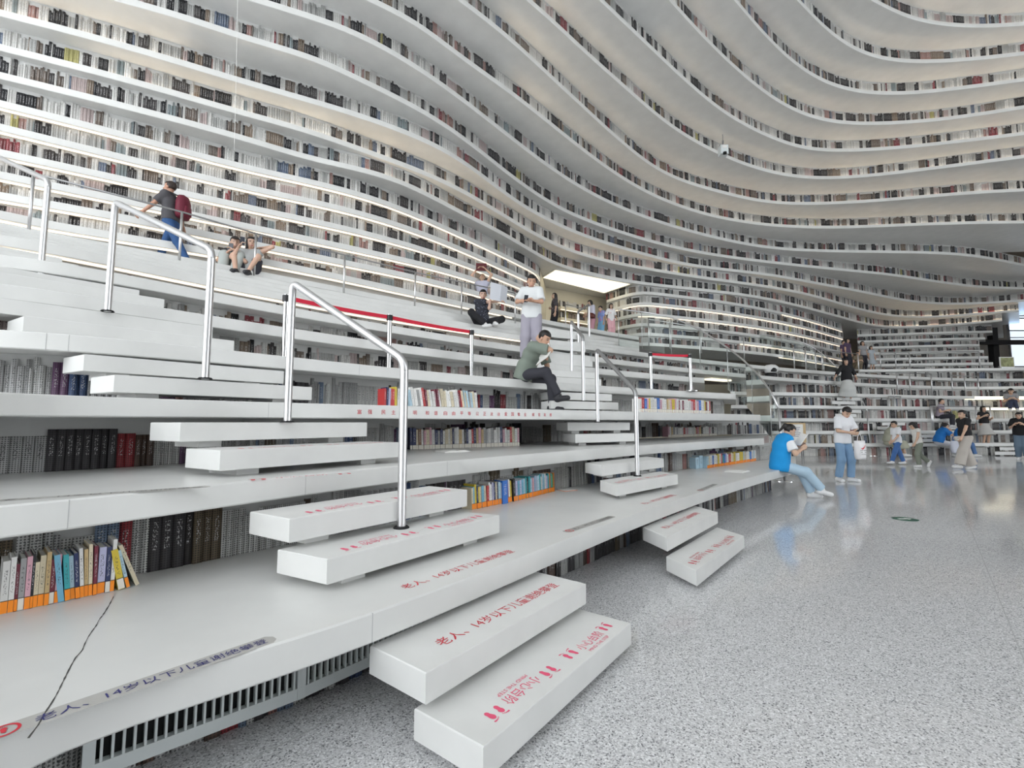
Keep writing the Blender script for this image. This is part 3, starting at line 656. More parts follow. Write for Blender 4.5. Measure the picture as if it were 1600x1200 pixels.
# ------------------------------------------------------------------ ventilation grilles under the lowest terrace
def grille(x0, x1, label, z1=.325, z0=.12):
    t0, t1 = TX(x0), TX(x1); P = ring(np.array([t0, t1]), rho(C[1], np.array([t0, t1]))); P = offset(P, .36); a, b = P; L = np.linalg.norm(b-a); t = (b-a)/L; n_ = np.array([t[1], -t[0]])
    e = empty('vent_grille', (a[0], a[1], 0), math.atan2(t[1], t[0]), label=label, cat='vent', group='vent grilles under the lowest terrace')
    q = lambda x0_, x1_, y0_, y1_, za, zb, nm, mt: MB().box(((x0_+x1_)/2, (y0_+y1_)/2, (za+zb)/2), (x1_-x0_, y1_-y0_, zb-za)).obj(nm, mt, e)
    q(0, L, .012, .02, z0, z1, 'backing', M['dark'])
    q(0, L, -.02, .02, z0-.05, z0, 'frame_rail', M['grille']); q(0, L, -.02, .02, z1, z1+.035, 'frame_rail', M['grille'])
    q(0, .035, -.0195, .02, z0, z1, 'frame_stile', M['grille']); q(L-.035, L, -.0195, .02, z0, z1, 'frame_stile', M['grille'])
    n = int((L-.07)/.031); sm = None
    for i in range(n):
        x = .035+(i+.5)*(L-.07)/n
        if sm is None:
            o = MB().box((0, 0, 0), (.008, .028, z1-z0)).obj('slat', M['grille'], e); sm = o.data
        else: o = link('slat', sm, None, e)
        o.location = (x, -.004, (z0+z1)/2)
grille(-60, 175, 'white slatted vent grille cut by the picture corner'); grille(178, 541, 'long white slatted vent grille beside the near terrazzo floor')
grille(544, 800, 'white slatted vent grille partly behind the two nearest steps')
# ------------------------------------------------------------------ handrails
def handrail(p0, p1, label, r_=.027, h=1.02, mt='steel', top=None, fl=True):
    e = empty('handrail', tuple(p0), label=label, cat='handrail', group='bent steel stair handrails'); o = np.array(p0, float); p0 = np.zeros(3); p1 = np.array(p1, float)-o
    up = np.array([0, 0, h]); pts = rounded([p0, p0+up, p1+up, p1], .07)
    i0 = 1; k = len(pts)
    pa = MB().tube([p0, pts[1]], r_, 14).obj('post', M['steel'], e, smooth=True)
    MB().tube(pts[1:-1], r_, 14).obj('rail', M[mt], e, smooth=True)
    pb_ = MB().tube([pts[-2], p1], r_, 14).obj('post', M['steel'], e, smooth=True)
    if fl:
        for p, q in ((p0, pa), (p1, pb_)): MB().lathe(p, [(0, .012), (.042, .012), (.050, .004), (.050, 0)], 20).obj('flange', M['dark'], q)
    for o_ in e.children: finish(o_.data, .7)
    return e
handrail(at(627, 825, 4*R), atd(449, 659, 3.50)*[1, 1, 0]+np.array([0, 0, 8*R]), 'thick bent steel handrail in the foreground, standing on the lowest terrace steps', h=1.06)
handrail(at(320.5, 592.5, 10*R), at(168, 487, 14*R), 'bent steel handrail in front of the walking man in jeans', h=1.02)
handrail(at(63, 432, 17*R), at(63, 432, 17*R)+np.array([-1.35, .55, 4*R]), 'steel handrail leaving the picture at its edge', h=1.02)
handrail(at(996, 744, 4*R), atd(934, 659, 6.7)*[1, 1, 0]+np.array([0, 0, 8*R]), 'shorter bent handrail on the middle aisle, standing on the lowest terrace', mt='greymetal', h=1.05)
handrail(at(911.8, 626, 10*R), at(893.5, 580, 14*R), 'bent handrail just behind the seated man in olive', mt='greymetal', h=.98, fl=False)
handrail(at(903.8, 542.5, 20*R), at(921, 526, 23*R), 'small bent handrail at the head of the middle aisle', mt='greymetal', h=.95, fl=False)
def railing(pts, h, label, r_=.02, dark=True, group='post and rail guards'):
    e = empty('railing', tuple(pts[0]), label=label, cat='railing'); o = np.array(pts[0]); q = [np.array(p)-o for p in pts]; up = np.array([0, 0, h])
    for p in q: MB().tube([p, p+up], r_, 10).obj('post', M['steel'], e, smooth=True)
    MB().tube([p+up for p in q], r_*.8, 8).obj('top_rail', M['greymetal'] if dark else M['steel'], e, smooth=True)
    return e
railing([at(x, y, ZT(8)) for x, y in ((45, 360), (280, 407), (397, 433), (537, 459), (648, 480), (721, 492), (805, 505))], .82, 'long thin guard rail on posts running along the eighth terrace')
railing([at(x, y, ZT(9)) for x, y in ((884, 516), (905, 520))]+[at(919, 522, ZT(9))], .9, 'short guard rail before the lit recess, beside the woman in black')
railing([atd(1014, 541, 14.6), atd(1047, 545, 15.0), atd(1096, 552, 15.6), atd(1163, 563, 17)], .86, 'guard rail on posts behind the curved glass', dark=False)
# retractable belt barriers
def belt(pts, z, h, label):
    e = empty('belt_barrier', (0, 0, 0), label=label, cat='barrier', group='red belt barriers'); P = [np.array([p[0], p[1], z]) for p in pts]
    for p in P:
        po = MB().tube([p, p+np.array([0, 0, h])], .032, 14).obj('post', M['chrome'], e, smooth=True); finish(po.data, .7)
        MB().lathe(p, [(0, .03), (.06, .03), (.15, .012), (.15, 0)], 20).obj('base', M['chrome'], po)
        MB().lathe(p+np.array([0, 0, h-.085]), [(.033, 0), (.042, .005), (.042, .075), (.033, .08)], 16).obj('cassette', M['black'], po)
    for a, b in zip(P[:-1], P[1:]):
        t = (b-a)/np.linalg.norm(b-a); n_ = np.array([t[1], -t[0], 0])*.002; V = []; Fc = []; m = 8
        for i in range(m+1):
            f_ = i/m; p = a+(b-a)*f_+np.array([0, 0, h-.06-.05*f_*(1-f_)]); V += [p+n_, p+n_+np.array([0, 0, .05]), p-n_+np.array([0, 0, .05]), p-n_]
        for i in range(m):
            for j in range(4): Fc.append((i*4+j, i*4+(j+1) % 4, i*4+4+(j+1) % 4, i*4+4+j))
        mesh('belt', V, Fc, M['belt'], e)
def ondepth(x_, d): return np.array([(x_-800)*d/F, d])
belt([ondepth(441, 5.3), ondepth(606, 6.3), ondepth(736, 7.35)], ZT(4), .80, 'red belt barrier on three chrome posts along the fourth terrace')
belt([ondepth(1018, 9.75), ondepth(1080, 10.0)], ZT(4), .80, 'short red belt between two chrome posts at the end of the fourth terrace')
# curved glass guards with their handrails
def glassguard(pts, drop, label, post=None, r_=.022, mt='greymetal', close=5):
    P = resample(np.array(pts), .25); t = np.linspace(0, 1, len(pts)); tt = np.linspace(0, 1, 28); P = np.stack([cspline(t, [p[i] for p in pts], tt) for i in range(3)], 1)
    e = empty('glass_guard', (0, 0, 0), label=label, cat='glass guard', group='curved glass guards')
    r0 = MB().tube(list(P), r_, 10).obj('handrail', M[mt], e, smooth=True)
    n = 7; idx = np.linspace(0, len(P)-1, n+1).astype(int)
    for i in range(n):
        seg = P[idx[i]:idx[i+1]+1].copy(); V = []; Fc = []
        sh = (seg[-1]-seg[0]); seg[0] = seg[0]+sh*.01; seg[-1] = seg[-1]-sh*.01
        for q, p in enumerate(seg):
            d_ = drop*(1-.15*0); zb = max(p[2]-d_, .02); tq = seg[min(q+1, len(seg)-1)]-seg[max(q-1, 0)]; nn = np.array([tq[1], -tq[0], 0]); nn = nn/(np.linalg.norm(nn)+1e-9)*.006
            V += [p+nn-[0, 0, .03], p-nn-[0, 0, .03], np.array([p[0], p[1], zb])-nn, np.array([p[0], p[1], zb])+nn]
        for q in range(len(seg)-1):
            for j in range(4): Fc.append((q*4+j, q*4+(j+1) % 4, q*4+4+(j+1) % 4, q*4+4+j))
        Fc += [(3, 2, 1, 0), tuple((len(seg)-1)*4+j for j in range(4))]
        mesh('glass_pane', V, Fc, M['glass'], e)
        p = P[idx[i]]; MB().tube([p-[0, 0, .02], [p[0], p[1], max(p[2]-drop, .02)]], .010, 6).obj('edge_post', M['steel'], e, smooth=True)
    if post is not None:
        ep = MB().tube([P[-1], post], r_, 12).obj('end_post', M['steel'], e, smooth=True)
        MB().lathe(post, [(0, .02), (.06, .02), (.17, .012), (.17, 0)], 24).obj('base_plate', M['chrome'], ep)
    return e
pb = at(1226, 752, 0.0)
glassguard([atd(966, 483, 14.4), atd(1020, 490, 14.2), atd(1070, 504, 13.6), atd(1120, 532, 12.8), atd(1165, 566, 11.9), atd(1200, 606, 11.0), np.array([pb[0]-.05, pb[1]+.02, 1.63])], 1.15, 'curved glass guard and handrail sweeping down to the floor beside the girl in blue', tuple(pb), mt='steel')
pb2 = at(1361, 712, 0.0)
glassguard([atd(1186, 522, 22), atd(1245, 532, 21.6), atd(1285, 553, 21), atd(1318, 585, 20.2), atd(1342, 617, 19.3), np.array([pb2[0]-.05, pb2[1], 1.78])], 1.15, 'farther curved glass guard descending behind the youth in the white shirt', (pb2[0], pb2[1], 0), mt='steel')
# slim posts and rails on the far terraces
def farrail(k, xs, h, label, d=None):
    P = RT[k] if k in RT else C[k]; pts = []
    for x_ in xs:
        t0 = TX(x_); r_ = float(rho(P, t0))+.25; pts.append((math.sin(t0)*r_, math.cos(t0)*r_, ZT(k)))
    railing(pts, h, label, .025)
farrail(3, (1389, 1398, 1408), .9, 'short guard of slim posts on the far third terrace, nearest the glass')
farrail(5, (1404, 1424, 1458), .95, 'guard of slim posts on the far fifth terrace')
farrail(5, (1490, 1510, 1531), .9, 'posts before the bright strip on the far fifth terrace')
farrail(2, (1454, 1456, 1524, 1546), 1.0, 'slim posts rising behind the walking woman in black')
farrail(8, (1380, 1404, 1426, 1536), .85, 'topmost slim posts on the far terraces')
farrail(7, (1244, 1262, 1278, 1288, 1345), .9, 'slim posts on the far seventh terrace beside the descending woman')
# short stairs on the far terraces
def farstair(x0, x1, k, label):
    e = empty('far_stair', (0, 0, 0), label=label, cat='stairs')
    for i in (1, 2):
        n = 3*k+i; P = RT[k+1] if k+1 in RT else C[k+1]; t0, t1 = TX(x0-8*(i == 1)), TX(x1-8*(i == 1)); r0, r1 = [float(rho(P, t))-.10-.34*(2-i) for t in (t0, t1)]
        b = np.array([math.sin(t0)*r0, math.cos(t0)*r0]); c = np.array([math.sin(t1)*r1, math.cos(t1)*r1]); nrm = b/np.linalg.norm(b)
        so = step_obj(e, b+nrm*.4, b, c, n*R); bracket(so, b+nrm*.4, b, c, n*R, .3)
farstair(1376, 1412, 2, 'far pair of white steps above the seated person in beige')
farstair(1430, 1470, 1, 'far pair of white steps behind the people in blue vests')
farstair(1556, 1592, 0, 'far floor-level white steps beside the person in jeans at the picture edge')
farstair(1478, 1510, 2, 'far pair of white steps behind the head of the walking woman')
farstair(1308, 1345, 4, 'far white steps on which the descending woman in black stands')
farstair(1312, 1345, 3, 'far white steps below the descending woman in black')
# bright shelves and window at the far end
MB().box(tuple(atd(1545, 622, 20.75)), (4.2, .04, .14), rz=-.02).obj('light_strip', M['lightpanel'], T['F', 5])
MB().box(tuple(atd(1575, 639, 20.3)), (2.2, .04, .09), rz=-.02).obj('light_strip', M['lightpanel'], T['F', 4])
def window(n, c, w_, h, label):
    e = empty(f'window_{n}', tuple(c), label=label, kind='structure'); fr_ = M['greymetal']
    MB().box((0, .02, 0), (w_, .01, h)).obj('pane', M['sky'], e)
    for s in (-1, 1):
        MB().box((s*w_/2, 0, 0), (.08, .1, h+.08)).obj('frame', fr_, e); MB().box((0, 0, s*h/2), (w_, .1, .08)).obj('frame', fr_, e)
    MB().box((0, 0, h*.12), (w_, .08, .05)).obj('mullion', fr_, e)
M['sky'] = mat('daylight_pane', (.80, .90, 1.0), .3, emit=.9)
window(1, atd(1592, 498, 31), 1.6, 1.6, 'tall narrow window strip at the far side, upper')
window(2, atd(1596, 537, 31), 1.6, 3.4, 'bright window at the far side above the terraces')
window(3, atd(1592, 588, 24.5), 1.9, 1.0, 'bright low window at the far end of the terraces')
MB().box(tuple(atd(1552, 540, 29.5)), (.35, .35, 7)).obj('column', M['black'], label='slim dark column beside the far brown wall', cat='column')
MB().box(tuple(atd(1575, 535, 29)), (3.6, .2, .28)).obj('beam', M['black'], label='dark horizontal beam across the far window', cat='beam')
ps = empty('poster', tuple(atd(1573, 566, 24.3)), label='framed pale green and yellow picture on the far terraces', cat='poster')
MB().box((0, 0, 0), (.75, .04, .55)).obj('frame', M['paper'], ps)
MB().box((0, -.023, 0), (.66, .005, .46)).obj('print', mat('poster_print', (.40, .42, .22), .6, noise=.5, nscale=6), ps)
# hanging camera unit under the ceiling ledges
hc = atd(1130, 236, 14.5); e = empty('hanging_projector', tuple(hc), label='small grey device hanging on a thin rod below the curved ceiling', cat='projector')
MB().box((0, 0, 0), (.24, .22, .30)).obj('body', M['grille'], e); MB().box((.0, -.115, .08), (.13, .02, .08)).obj('label_plate', M['paper'], e)
MB().lathe((0, 0, 0), [(0, 0), (.06, 0), (.06, .05), (.045, .05)], 16).obj('lens', M['black'], e).location = (0, -.10, -.15)
MB().tube([(0, 0, .15), (0, 0, .56)], .012, 8).obj('rod', M['greymetal'], e); MB().box((0, 0, .30), (.05, .03, .10)).obj('clamp', M['greymetal'], e)
# floor exit marker
fm = at(1414, 811, 0); e = empty('floor_sign', tuple(fm), label='small round green exit marker on the terrazzo floor', cat='floor sign')
MB().lathe((0, 0, 0), [(0, .003), (.14, .003), (.15, .001), (.15, 0)], 28).obj('disc', mat('dark_green', (.01, .10, .06), .4), e)
MB().prism([(-.09, -.02), (.02, -.02), (.02, -.05), (.09, 0), (.02, .05), (.02, .02), (-.09, .02)], .003, .0045).obj('arrow', M['paper'], e)
# notice board stand behind the girl
nb = at(1232, 742, 0); d_ = 13.5; nbp = ondepth(1240, d_)
e = empty('notice_stand', (nbp[0], nbp[1], 0), label='white printed notice in a wooden frame behind the glass end post', cat='notice')
zc = EYE-16*d_/735
MB().box((0, 0, zc), (.60, .03, .56)).obj('frame', mat('pale_wood', (.55, .40, .22), .5), e); MB().box((-.03, -.018, zc), (.50, .005, .48)).obj('sheet', M['paper'], e)
for i in range(6): MB().box((-.03, -.0215, zc+.15-.05*i), (.34-.05*(i % 3), .002, .013)).obj('print_line', M['navy'], e)
for s in (-1, 1): MB().tube([(s*.2, .02, zc-.28), (s*.22, .05, 0)], .015, 8).obj('leg', M['greymetal'], e)
# small white robot on the sixth terrace
rp = ondepth(1207, 18.0); e = empty('service_robot', (rp[0], rp[1], ZT(6)), label='small white rounded robot with black face on the sixth terrace', cat='robot')
MB().lathe((0, 0, 0), [(0, .02), (.26, .02), (.30, .10), (.30, .28), (.22, .33), (0, .33)], 24).obj('body', M['black'], e, smooth=True)
MB().lathe((0, 0, .33), [(0, 0), (.30, .02), (.40, .18), (.38, .34), (.24, .46), (0, .50)], 24, 1, .85).obj('head', mat('robot_white', (.8, .8, .8), .3), e, smooth=True)
MB().lathe((0, -.22, .50), [(0, -.12), (.16, -.10), (.2, 0), (.16, .10), (0, .12)], 20, 1, .72).obj('visor', M['black'], e, smooth=True)

e.scale = (.7, .7, .7)

# ------------------------------------------------------------------ loose library books
BOOKV = {}
def book(name, loc, rz, w_, h, d, col, sticker, tilt, label, group, flat=False):
    """a closed book: cover mesh (origin at the middle of its foot), page block, label sticker on the spine"""
    e = empty(name, tuple(loc), rz, label=label, cat='book', group=group); e.rotation_euler = (0, tilt, rz)
    c = MB(); t = min(.0025, w_*.15)
    c.box((0, d/2, h/2), (w_, d, h)) if False else None
    c.box((-w_/2+t/2, d/2, h/2), (t, d, h)); c.box((w_/2-t/2, d/2, h/2), (t, d, h)); c.box((0, t/2, h/2), (w_-2*t, t, h))
    o = c.obj('cover', M['bookcol'], e); me = o.data
    a = me.attributes.new('Col', 'FLOAT_COLOR', 'FACE'); a.data.foreach_set('color', np.tile(np.array([*col, 1.0]), (len(me.polygons), 1)).reshape(-1))
    uv = me.uv_layers.new(name='UVMap'); U = np.zeros((len(me.loops), 2)); kk = random.randint(0, 300)
    for p in me.polygons:
        if p.normal.y < -.9 or abs(p.normal.x) > .9:
            for li in p.loop_indices:
                v = me.vertices[me.loops[li].vertex_index].co
                if p.normal.y < -.9 and p.center.y < .001: U[li] = (kk+(v.x/w_+.5), kk*2+v.z/h)
    uv.data.foreach_set('uv', U.reshape(-1))
    MB().box((0, d/2+t/2, h/2), (w_-2*t, d-t-.004, h-.005)).obj('pages', M['paper'], e)
    if sticker is not None:
        MB().box((0, -.0004, .027), (w_*.98, .0012, .050)).obj('spine_label', M[sticker], o)
        MB().box((0, -.0004, .0535), (w_*.98, .0013, .003)).obj('label_edge', M['black'], o)
    return e
COLN = {'white': (.72, .71, .69), 'cream': (.66, .58, .42), 'pink': (.62, .36, .42), 'maroon': (.16, .02, .04), 'tan': (.55, .40, .20), 'black': (.02, .02, .025), 'sky-blue': (.16, .40, .55), 'blue': (.03, .16, .55), 'teal': (.04, .33, .36), 'yellow': (.66, .50, .05), 'red': (.48, .04, .04), 'navy': (.02, .03, .10), 'lavender': (.45, .45, .62), 'green': (.12, .35, .16), 'grey': (.36, .36, .36), 'orange': (.60, .20, .04), 'brown': (.22, .12, .07), 'pale-blue': (.42, .58, .68)}
CNT = ['first', 'second', 'third', 'fourth', 'fifth', 'sixth', 'seventh', 'eighth', 'ninth', 'tenth', 'eleventh', 'twelfth', 'thirteenth', 'fourteenth', 'fifteenth', 'sixteenth', 'seventeenth', 'eighteenth', 'nineteenth', 'twentieth', 'twenty-first', 'twenty-second', 'twenty-third', 'twenty-fourth', 'twenty-fifth', 'twenty-sixth', 'twenty-seventh', 'twenty-eighth', 'twenty-ninth', 'thirtieth', 'thirty-first', 'thirty-second', 'thirty-third', 'thirty-fourth', 'thirty-fifth', 'thirty-sixth', 'thirty-seventh', 'thirty-eighth', 'thirty-ninth', 'fortieth', 'forty-first', 'forty-second', 'forty-third', 'forty-fourth', 'forty-fifth', 'forty-sixth', 'forty-seventh', 'forty-eighth', 'forty-ninth', 'fiftieth']
ALLC = list(COLN)
def shelf_books(A, B, z, n, where, group, sticker='orange', hh=(.20, .235), cols=None, lean=0.0, fixed=None, seed=1, wr=(.7, 1.35)):
    """n books standing side by side with their spines along the line A-B (pixels on the tread at height z)"""
    rg = random.Random(seed); a, L, ex, ey = along(A, B, z); rz = math.atan2(ex[1], ex[0]); ws = [rg.uniform(*wr) for _ in range(n)]
    if fixed: ws = [f[1] for f in fixed]; n = len(fixed)
    tot = sum(ws); s = 0
    for i in range(n):
        w_ = ws[i]/tot*L; cn = (fixed[i][0] if fixed else rg.choice(cols or ALLC)); h = (fixed[i][2]*.235 if fixed else rg.uniform(*hh)); tl = (fixed[i][3] if fixed else lean+rg.uniform(-.02, .02)); stk = (fixed[i][4] if fixed else sticker)
        col = tuple(np.clip(np.array(COLN[cn])*rg.uniform(.85, 1.12), .01, .8)); p = a+ex*(s+w_/2)+ey*rg.uniform(0, .008); p = p+np.array([0, 0, .001+abs(math.sin(tl))*w_*.45])
        lab = f'{cn} book, {CNT[i]} along {where}'
        book('book', p, rz, w_*.93, h, rg.uniform(.135, .155), col, stk, tl, lab, group); s += w_
O_, Y_, N_ = 'orange', 'creamlab', None
fx = [('white', 1.3, .95, 0, O_), ('white', 1, 1.0, 0, O_), ('maroon', .6, .86, 0, O_), ('grey', 1.1, .95, 0, Y_), ('pink', 1, .97, 0, O_), ('black', .5, 1.0, 0, O_), ('cream', .8, .84, 0, O_), ('cream', 1.1, .95, 0, O_), ('tan', .9, 1.0, 0, O_), ('maroon', .9, .84, 0, Y_), ('pink', .8, .92, .02, O_),
      ('sky-blue', 1.2, .92, -.12, N_), ('teal', 1.1, .9, -.08, O_), ('pale-blue', .9, .86, -.08, O_), ('navy', .9, .9, -.08, O_), ('white', .8, .98, -.07, O_), ('tan', .8, .94, -.05, O_), ('cream', .8, 1.03, -.04, O_), ('maroon', .8, .98, -.02, O_), ('lavender', 1.6, .93, 0, O_), ('navy', 1.0, .92, 0, Y_), ('white', .9, 1.06, .01, O_)]
shelf_books((-2, 962), (178, 924), ZT(1), 0, 'the orange-labelled row in the near corner', 'loose books in the near corner row', fixed=fx, seed=3)
for x_, y_, cn, w_, h_, tl, stk, lb in ((190, 921.5, 'yellow', .026, .20, -.19, Y_, 'yellow book leaning at the end of the near corner row'), (200.5, 919, 'pale-blue', .014, .195, -.24, O_, 'thin pale-blue book leaning on the yellow book in the near corner'), (215, 915, 'cream', .016, .225, -.36, N_, 'cream booklet leaning last in the near corner row')):
    p = at(x_, y_, ZT(1)); _, _, ex, ey = along((-2, 962), (178, 924), ZT(1)); book('book', p+np.array([0, 0, .004]), math.atan2(ex[1], ex[0]), w_, h_, .145, COLN[cn], stk, tl, lb, 'loose books in the near corner row')
shelf_books((738, 797), (801, 784), ZT(1), 22, 'the orange-labelled row before the tall blue book', 'loose books in the row behind the near steps', cols=['yellow', 'white', 'pale-blue', 'red', 'white', 'cream', 'navy', 'sky-blue', 'white', 'tan', 'lavender'], lean=-.06, seed=4)
p = at(797, 785.5, ZT(1)); bk, L_, ex, ey = along((790, 787), (801, 785), ZT(1)); book('book', bk, math.atan2(ex[1], ex[0]), .075, .235, .12, COLN['blue'], None, -.03, 'wide blue and white book facing out in the middle of the orange-labelled row', 'loose books in the row behind the near steps')
shelf_books((804, 784), (867, 768), ZT(1), 26, 'the orange-labelled row after the tall blue book', 'loose books in the row behind the near steps', cols=['black', 'pink', 'lavender', 'teal', 'orange', 'teal', 'white', 'pale-blue', 'white', 'pale-blue', 'green', 'sky-blue'], lean=-.07, seed=5)
shelf_books((1088, 733), (1104, 731), ZT(1), 3, 'the pale picture books leading the row by the girl', 'loose books by the girl in blue', sticker=None, cols=['pale-blue'], seed=6)
shelf_books((1105, 732), (1182, 720), ZT(1), 30, 'the orange-labelled row beside the girl in blue', 'loose books by the girl in blue', cols=['red', 'yellow', 'white', 'pale-blue', 'teal', 'white', 'lavender', 'blue', 'cream', 'white'], seed=7)
shelf_books((641, 703), (812, 697), ZT(2), 44, 'the cream-labelled row on the second terrace, between the two aisles', 'loose books on the second terrace', sticker='creamlab', hh=(.225, .27), cols=['white', 'white', 'cream', 'grey', 'red', 'navy', 'pink', 'blue', 'tan', 'white', 'black', 'brown', 'white'], lean=-.03, seed=8)
shelf_books((1044, 683), (1120, 680.5), ZT(2), 30, 'the cream-labelled row near the end of the second terrace', 'loose books at the end of the second terrace', sticker='creamlab', hh=(.20, .235), cols=['white', 'white', 'cream', 'grey', 'pink', 'red', 'tan', 'black', 'white'], seed=9)
def ontier(k, x_, back):
    t0 = TX(x_); r_ = float(rho(C[k], t0))+back; return np.array([math.sin(t0)*r_, math.cos(t0)*r_, ZT(k)])
def shelf_tier(k, x0, x1, back, n, where, group, hh, cols, lean, seed, sticker=None):
    a, b = ontier(k, x0, back), ontier(k, x1, back); ex = (b-a)/np.linalg.norm(b-a); ey = np.array([-ex[1], ex[0], 0]); rz = math.atan2(ex[1], ex[0]); rg = random.Random(seed); ws = [rg.uniform(.7, 1.4) for _ in range(n)]; tot = sum(ws); L = np.linalg.norm(b-a); s = 0
    for i in range(n):
        w_ = ws[i]/tot*L; cn = rg.choice(cols); col = tuple(np.clip(np.array(COLN[cn])*rg.uniform(.85, 1.12), .01, .8)); tl = lean+rg.uniform(-.05, .05); p = a+ex*(s+w_/2)+np.array([0, 0, .001+abs(math.sin(tl))*w_*.45])
        book('book', p, rz, w_*.9, rg.uniform(*hh), .14, col, sticker, tl, f'{cn} book, {CNT[i]} along {where}', group); s += w_
shelf_tier(3, 600, 624, .05, 7, 'the short row behind the foreground handrail post', 'loose books on the third terrace', (.165, .19), ['yellow', 'red', 'navy', 'lavender', 'white'], 0, 10)
shelf_tier(3, 641, 747, .05, 30, 'the leaning row on the terrace with the red motto', 'loose books on the third terrace', (.165, .195), ['white', 'white', 'white', 'cream', 'grey', 'white', 'white', 'maroon', 'pale-blue', 'cream', 'red'], -.16, 11)
shelf_tier(3, 999, 1110, .06, 36, 'the bright row on the third terrace below the short red belt', 'loose books at the end of the third terrace', (.21, .245), ['white', 'red', 'cream', 'pink', 'white', 'yellow', 'blue', 'tan', 'white', 'red', 'maroon'], 0, 12, 'creamlab')
def flat_book(p, rz, w_, l_, label, col=(.75, .74, .71), th_=.012):
    e = empty('book', tuple(p), rz, label=label, cat='book')
    MB().box((0, 0, .0025), (w_, l_, .004)).obj('cover', mat('flat_cover', col, .5), e)
    for s in (-1, 1):
        V = []; n = 6
        for i in range(n+1):
            x = s*(i/n)*w_/2*.96; z = .005+th_*math.sin(math.pi*(.12+.88*i/n))*.8+.003*(1-i/n); V += [(x, -l_/2*.97, z), (x, l_/2*.97, z), (x, -l_/2*.97, .005), (x, l_/2*.97, .005)]
        Fc = []
        for i in range(n):
            q = i*4; f4 = [(q, q+1, q+5, q+4), (q, q+4, q+6, q+2), (q+1, q+3, q+7, q+5)]; Fc += f4
        Fc.append((n*4, n*4+1, n*4+3, n*4+2)); mesh('pages', V, Fc, M['paper'], e)
    return e
flat_book(at(706, 706, ZT(2)), .7, .34, .25, 'open white book lying on the second terrace', th_=.02)
flat_book(at(1152, 737, ZT(1)), .8, .40, .28, 'open book lying on the lowest terrace near the girl in blue', th_=.02)
flat_book(at(886, 766, ZT(1)), .6, .20, .16, 'thin orange book lying flat past the end of the orange-labelled row', (.8, .25, .08), .008)

MB().tube([tuple(atd(372, -40, 6.8)), tuple(atd(369, 120, 6.8)), tuple(atd(366, 235, 6.8))], .0025, 6).obj('hanging_cable', M['paper'], label='thin pale cable hanging before the upper book ledges', cat='cable')
# ------------------------------------------------------------------ people (one continuous skin each, clothes and hair as parts)
def nets(f, lo, hi, res):
    """surface nets of an implicit function on a regular grid -> vertices, quads"""
    lo = np.array(lo, float); n = np.maximum(np.ceil((np.array(hi)-lo)/res).astype(int)+1, 3)
    ax = [lo[i]+res*np.arange(n[i]) for i in range(3)]
    X, Y, Z = np.meshgrid(*ax, indexing='ij'); G = np.stack([X, Y, Z], -1).reshape(-1, 3).astype(np.float32)
    D = f(G).reshape(n).astype(np.float32); ins = D < 0
    c = np.zeros(np.array(n)-1, np.uint8)
    for i in (0, 1):
        for j in (0, 1):
            for k in (0, 1): c += ins[i:n[0]-1+i, j:n[1]-1+j, k:n[2]-1+k]
    mixed = (c > 0) & (c < 8); idx = np.argwhere(mixed)
    if len(idx) == 0: return np.zeros((0, 3)), np.zeros((0, 4), int)
    cid = np.full(mixed.shape, -1, int); cid[mixed] = np.arange(len(idx))
    off = np.array([(i, j, k) for i in (0, 1) for j in (0, 1) for k in (0, 1)])
    vals = np.stack([D[tuple((idx+o).T)] for o in off], 1); acc = np.zeros((len(idx), 3)); cnt = np.zeros(len(idx))
    for a in range(8):
        for b in range(a+1, 8):
            if np.abs(off[a]-off[b]).sum() != 1: continue
            va, vb = vals[:, a], vals[:, b]; m = (va < 0) != (vb < 0); t = np.where(m, va/np.where(m, va-vb, 1), 0)
            acc += m[:, None]*(off[a]+(off[b]-off[a])*t[:, None]); cnt += m
    V = lo+(idx+acc/cnt[:, None])*res; Q = []
    for d in range(3):
        u, v = (d+1) % 3, (d+2) % 3; s1 = [slice(None)]*3; s2 = [slice(None)]*3; s1[d] = slice(0, n[d]-1); s2[d] = slice(1, n[d])
        A, B = ins[tuple(s1)], ins[tuple(s2)]; e = np.argwhere(A != B); e = e[(e[:, u] > 0) & (e[:, v] > 0) & (e[:, u] < n[u]-1) & (e[:, v] < n[v]-1)]
        if not len(e): continue
        def g(du, dv):
            q = e.copy(); q[:, u] -= du; q[:, v] -= dv; return cid[tuple(q.T)]
        quad = np.stack([g(1, 1), g(0, 1), g(0, 0), g(1, 0)], 1); fl_ = ~A[tuple(e.T)]; quad[fl_] = quad[fl_][:, ::-1]; Q.append(quad)
    Q = np.concatenate(Q); Q = Q[(Q >= 0).all(1)]; return V, Q
def rc(P, a, b, ra, rb, side=None, wf=1.0):
    a = np.asarray(a, np.float32); b = np.asarray(b, np.float32)
    q = P-a; ba = b-a
    if side is not None: s = np.asarray(side, np.float32); q = q-np.outer(q@s, s)*(1-1/wf); ba = ba-s*(ba@s)*(1-1/wf)
    h = np.clip(q@ba/max(ba@ba, 1e-9), 0, 1); return np.linalg.norm(q-h[:, None]*ba, axis=1)-(ra+(rb-ra)*h)
def el(P, c, r_, Mx=None):
    q = P-np.asarray(c, np.float32)
    if Mx is not None: q = q@np.asarray(Mx, np.float32)
    r_ = np.asarray(r_, np.float32); k0 = np.linalg.norm(q/r_, axis=1); k1 = np.linalg.norm(q/(r_*r_), axis=1)+1e-9; return k0*(k0-1)/k1
def sm(a, b, k):
    h = np.clip(.5+.5*(b-a)/k, 0, 1); return b+(a-b)*h-k*h*(1-h)
def smx(L, k):
    d = L[0]
    for x in L[1:]: d = sm(d, x, k)
    return d
def unit(v): v = np.asarray(v, float); return v/(np.linalg.norm(v)+1e-9)
